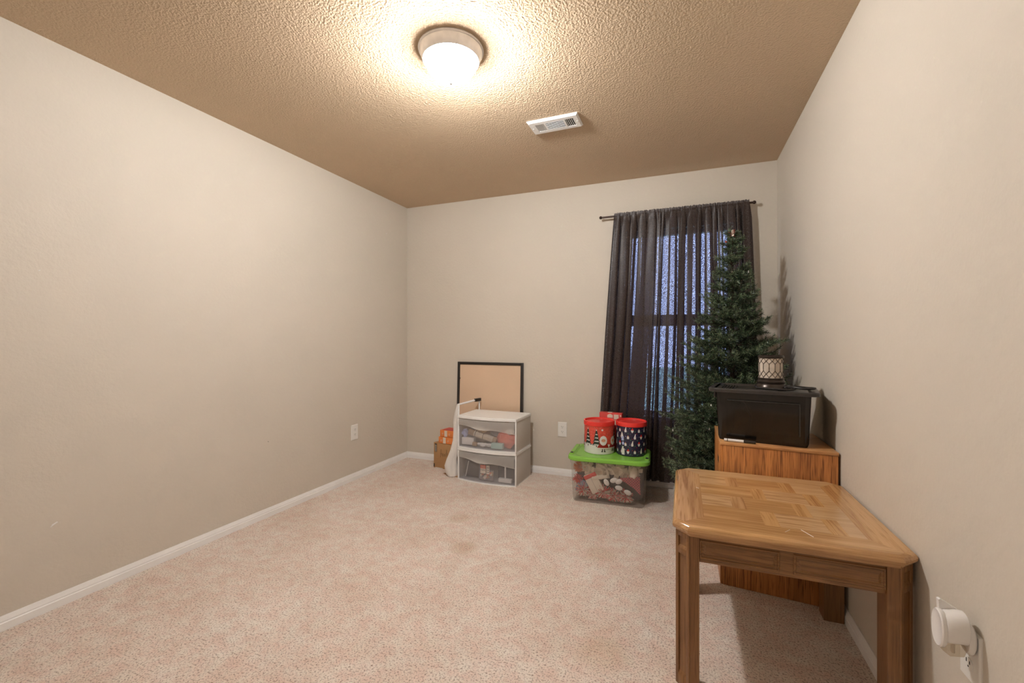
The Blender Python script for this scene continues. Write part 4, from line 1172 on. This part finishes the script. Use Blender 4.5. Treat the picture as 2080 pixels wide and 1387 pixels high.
# ------------------------------------------------------------------ tins
LIDZ = .3222
def wrap(mb, R0, poly, a0, z0, m, s_=1.0, off=.0006, H=1.0):
    """print shape (arc length, height) laid on the tin wall in narrow upright strips"""
    xs = sorted(set(round(p[0], 6) for p in poly))
    cols = []
    for xa, xb in zip(xs, xs[1:]):
        k = max(1, int(abs(xb - xa) * s_ / .004))
        cols += [xa + (xb - xa) * j / k for j in range(k)]
    cols.append(xs[-1])
    def span(x):
        zz = []
        for i in range(len(poly)):
            (xa, za), (xb, zb) = poly[i], poly[(i + 1) % len(poly)]
            if min(xa, xb) - 1e-9 <= x <= max(xa, xb) + 1e-9:
                if abs(xb - xa) < 1e-9: zz += [za, zb]
                else: zz.append(za + (zb - za) * (x - xa) / (xb - xa))
        return min(zz), max(zz)
    e = 1e-5
    for xa, xb in zip(cols, cols[1:]):
        l0, h0 = span(xa + e); l1, h1 = span(xb - e)
        vs = []
        for x, z in ((xa, l0), (xb, l1), (xb, h1), (xa, h0)):
            a = a0 + x * s_ / R0
            vs.append(((R0 + off) * math.sin(a), -(R0 + off) * math.cos(a), z0 + z * s_))
        mb.add(vs, [(0, 1, 2, 3)], m)
def ell(rx, rz_, cx=0, cz=0, n=14): return [(cx + rx * math.cos(2 * PI * i / n), cz + rz_ * math.sin(2 * PI * i / n)) for i in range(n)]
def tin(loc, rr, h, label, rz, deco, base_mats, name='holiday_tin'):
    t = thing(name, label, 'tin', loc, rz, 'holiday tins on the green lid')
    b = MB()
    deco(b, rr, h)
    b.build('tin_body', base_mats, t, sharp=30)
    MB().lathe([(rr + .001, h - .004), (rr + .0045, h - .004), (rr + .0045, h + .022), (rr + .003, h + .026), (rr - .002, h + .027), (rr - .006, h + .024), (rr - .008, h + .016), (1e-5, h + .016)], 64, cap=False).build('lid', 'red', t)
    return t
def deco1(b, rr, h):
    b.lathe([(1e-5, 0), (rr - .003, 0), (rr, .004), (rr, .062)], 64, 1, cap=False)
    b.lathe([(rr, .062), (rr, h)], 64, 0, cap=False)
    rnd = random.Random(7)
    for i in range(9):        # snow hill waves
        a = R(-100 + i * 26)
        wrap(b, rr, ell(.040, .012), a, .062, 1, off=.0003)
    for i in range(110):
        a = R(rnd.uniform(-110, 110)); z = rnd.uniform(.09, h - .01)
        wrap(b, rr, ell(.0014, .0014, n=5), a, z, 1, off=.0004)
    def pine(a, s_):
        wrap(b, rr, [(-.003, 0), (.003, 0), (.003, .02), (-.003, .02)], a, .055, 2, s_, off=.0008)
        for k in range(4):
            w = .034 - .007 * k; z = .012 + .026 * k
            wrap(b, rr, [(-w, z), (w, z), (w * .35, z + .034), (-w * .35, z + .034)], a, .055, 2, s_, off=.0008 + .0002 * k)
            wrap(b, rr, [(-w * .8, z + .004), (w * .55, z + .001), (w * .75, z + .008), (-w * .3, z + .009)], a, .055, 1, s_, off=.0018)
        wrap(b, rr, [(-.008, .112), (.008, .112), (.0, .138)], a, .055, 2, s_, off=.0010)
        wrap(b, rr, ell(.004, .005, 0, .128, 8), a, .055, 1, s_, off=.0020)
    pine(R(-22), 1.0); pine(R(14), .95); pine(R(-118), 1); pine(R(100), 1)
    def fig(a, s_):
        # walking figure in a red coat with a round white fur hat
        z_ = .032
        wrap(b, rr, [(-.008, -.004), (-.004, -.004), (-.004, .012), (-.008, .012)], a, z_, 3, s_, off=.0022)
        wrap(b, rr, [(.004, -.004), (.008, -.004), (.008, .012), (.004, .012)], a, z_, 3, s_, off=.0022)
        wrap(b, rr, [(-.014, -.008), (-.003, -.008), (-.003, -.003), (-.010, -.003)], a, z_, 3, s_, off=.0023)
        wrap(b, rr, [(.003, -.008), (.014, -.008), (.010, -.003), (.003, -.003)], a, z_, 3, s_, off=.0023)
        wrap(b, rr, [(-.036, .012), (.032, .010), (.022, .040), (-.020, .040)], a, z_, 4, s_, off=.0024)
        wrap(b, rr, [(-.037, .009), (.033, .007), (.033, .013), (-.036, .015)], a, z_, 1, s_, off=.0028)
        wrap(b, rr, ell(.021, .027, 0, .054), a, z_, 1, s_, off=.0030)
        wrap(b, rr, ell(.012, .009, 0, .055), a, z_, 5, s_, off=.0034)
        for e_ in (-.005, .005): wrap(b, rr, ell(.0012, .0014, e_, .057, 6), a, z_, 3, s_, off=.0038)
    fig(R(40), 1.30); fig(R(-66), 1.15); fig(R(84), 1.2)
    wrap(b, rr, ell(.007, .007), R(36), .178, 1, off=.001)
def deco2(b, rr, h):
    b.lathe([(1e-5, 0), (rr - .003, 0), (rr, .004), (rr, h)], 64, 0, cap=False)
    rnd = random.Random(12)
    for j, zz in enumerate((.022, .075, .125, .172)):
        for i in range(14):
            a = R(-180 + i * 25.7 + (16 if j % 2 else 0)); k = (i + j * 2) % 3; s_ = .95
            if k == 0:      # gourd-like white bottle gnome
                wrap(b, rr, [(-.007, 0), (.007, 0), (.0085, .012), (.003, .026), (.006, .040), (.002, .040), (-.002, .028), (-.0085, .012)], a, zz, 1, s_)
            elif k == 1:    # white beard, red cap
                wrap(b, rr, [(-.010, .018), (.010, .018), (.008, .006), (0, -.004), (-.008, .006)], a, zz, 1, s_)
                wrap(b, rr, [(-.010, .018), (.010, .018), (.002, .036)], a, zz, 2, s_)
                wrap(b, rr, ell(.003, .003, 0, .017, 6), a, zz, 5, s_, off=.001)
            else:           # little parcel
                wrap(b, rr, [(-.008, 0), (.008, 0), (.008, .018), (-.008, .018)], a, zz, 1, s_)
                wrap(b, rr, [(-.006, .018), (.006, .018), (0, .028)], a, zz, 5, s_)
            wrap(b, rr, [(-.0035, 0), (.0035, 0), (.0, .010)], a + R(10), zz - .008 + rnd.uniform(-.004, .012), 3, 1)
            wrap(b, rr, ell(.0025, .0025, n=6), a + R(-9), zz + rnd.uniform(-.01, .03), 4 if i % 2 else 2, 1)
    for i in range(150):
        a = R(rnd.uniform(-170, 170)); z = rnd.uniform(.008, h - .008)
        wrap(b, rr, ell(.0012, .0012, n=5), a, z, rnd.choice((1, 3, 4, 2)), off=.0003)
    # tall pale blue castle-like stack of blocks
    wrap(b, rr, [(-.011, 0), (.012, 0), (.012, .045), (.004, .045), (.004, .060), (-.006, .060), (-.006, .040), (-.011, .035)], R(-20), .010, 1, off=.0012)
    wrap(b, rr, [(-.009, 0), (.009, 0), (.010, .030), (-.010, .030)], R(-22), .110, 4, off=.0012)
    wrap(b, rr, ell(.009, .012), R(-20), .092, 4, off=.0012)
    wrap(b, rr, [(-.012, 0), (.010, 0), (.004, .020), (-.002, .034)], R(-24), .140, 1, off=.0012)
tin((-.588, 3.268, LIDZ), .109, .208, 'red and white tin with snowy pine scene, left of the two', R(-14), deco1, ['tinred', 'snow', 'treeprint', 'dark', 'coat', 'pink'])
tin((-.358, 3.292, LIDZ), .106, .214, 'dark navy patterned tin with red lid, right of the two', R(-6), deco2, ['navy', 'snow', 'red', 'greenprint', 'blueprint', 'pink'])
t = thing('red_gift_carton', 'red carton with white window shapes standing behind the two tins', 'carton', (-.610, 3.400, .3225), R(-4))
rc = MB().rbox(0, .172, 0, .055, 0, .268, .002, 0)
rc.prism([(.062, .232), (.105, .232), (.105, .252), (.084, .262), (.062, .252)], 0, .0012, 1, X=T((0, 0, 0)) @ RX(90))
rc.box(.112, .148, -.0012, 0, .222, .258, 1); rc.box(.060, .095, .012, .042, .2675, .2690, 1)
rc.box(.062, .105, -.0012, 0, .19, .225, 1); rc.box(.112, .148, -.0012, 0, .18, .215, 1)
rc.lathe([(.006, 0), (.006, .001)], 12, 1, X=T((.163, 0, .250)) @ RX(90))
rc.build('carton', ['redcarton', 'cream'], t)
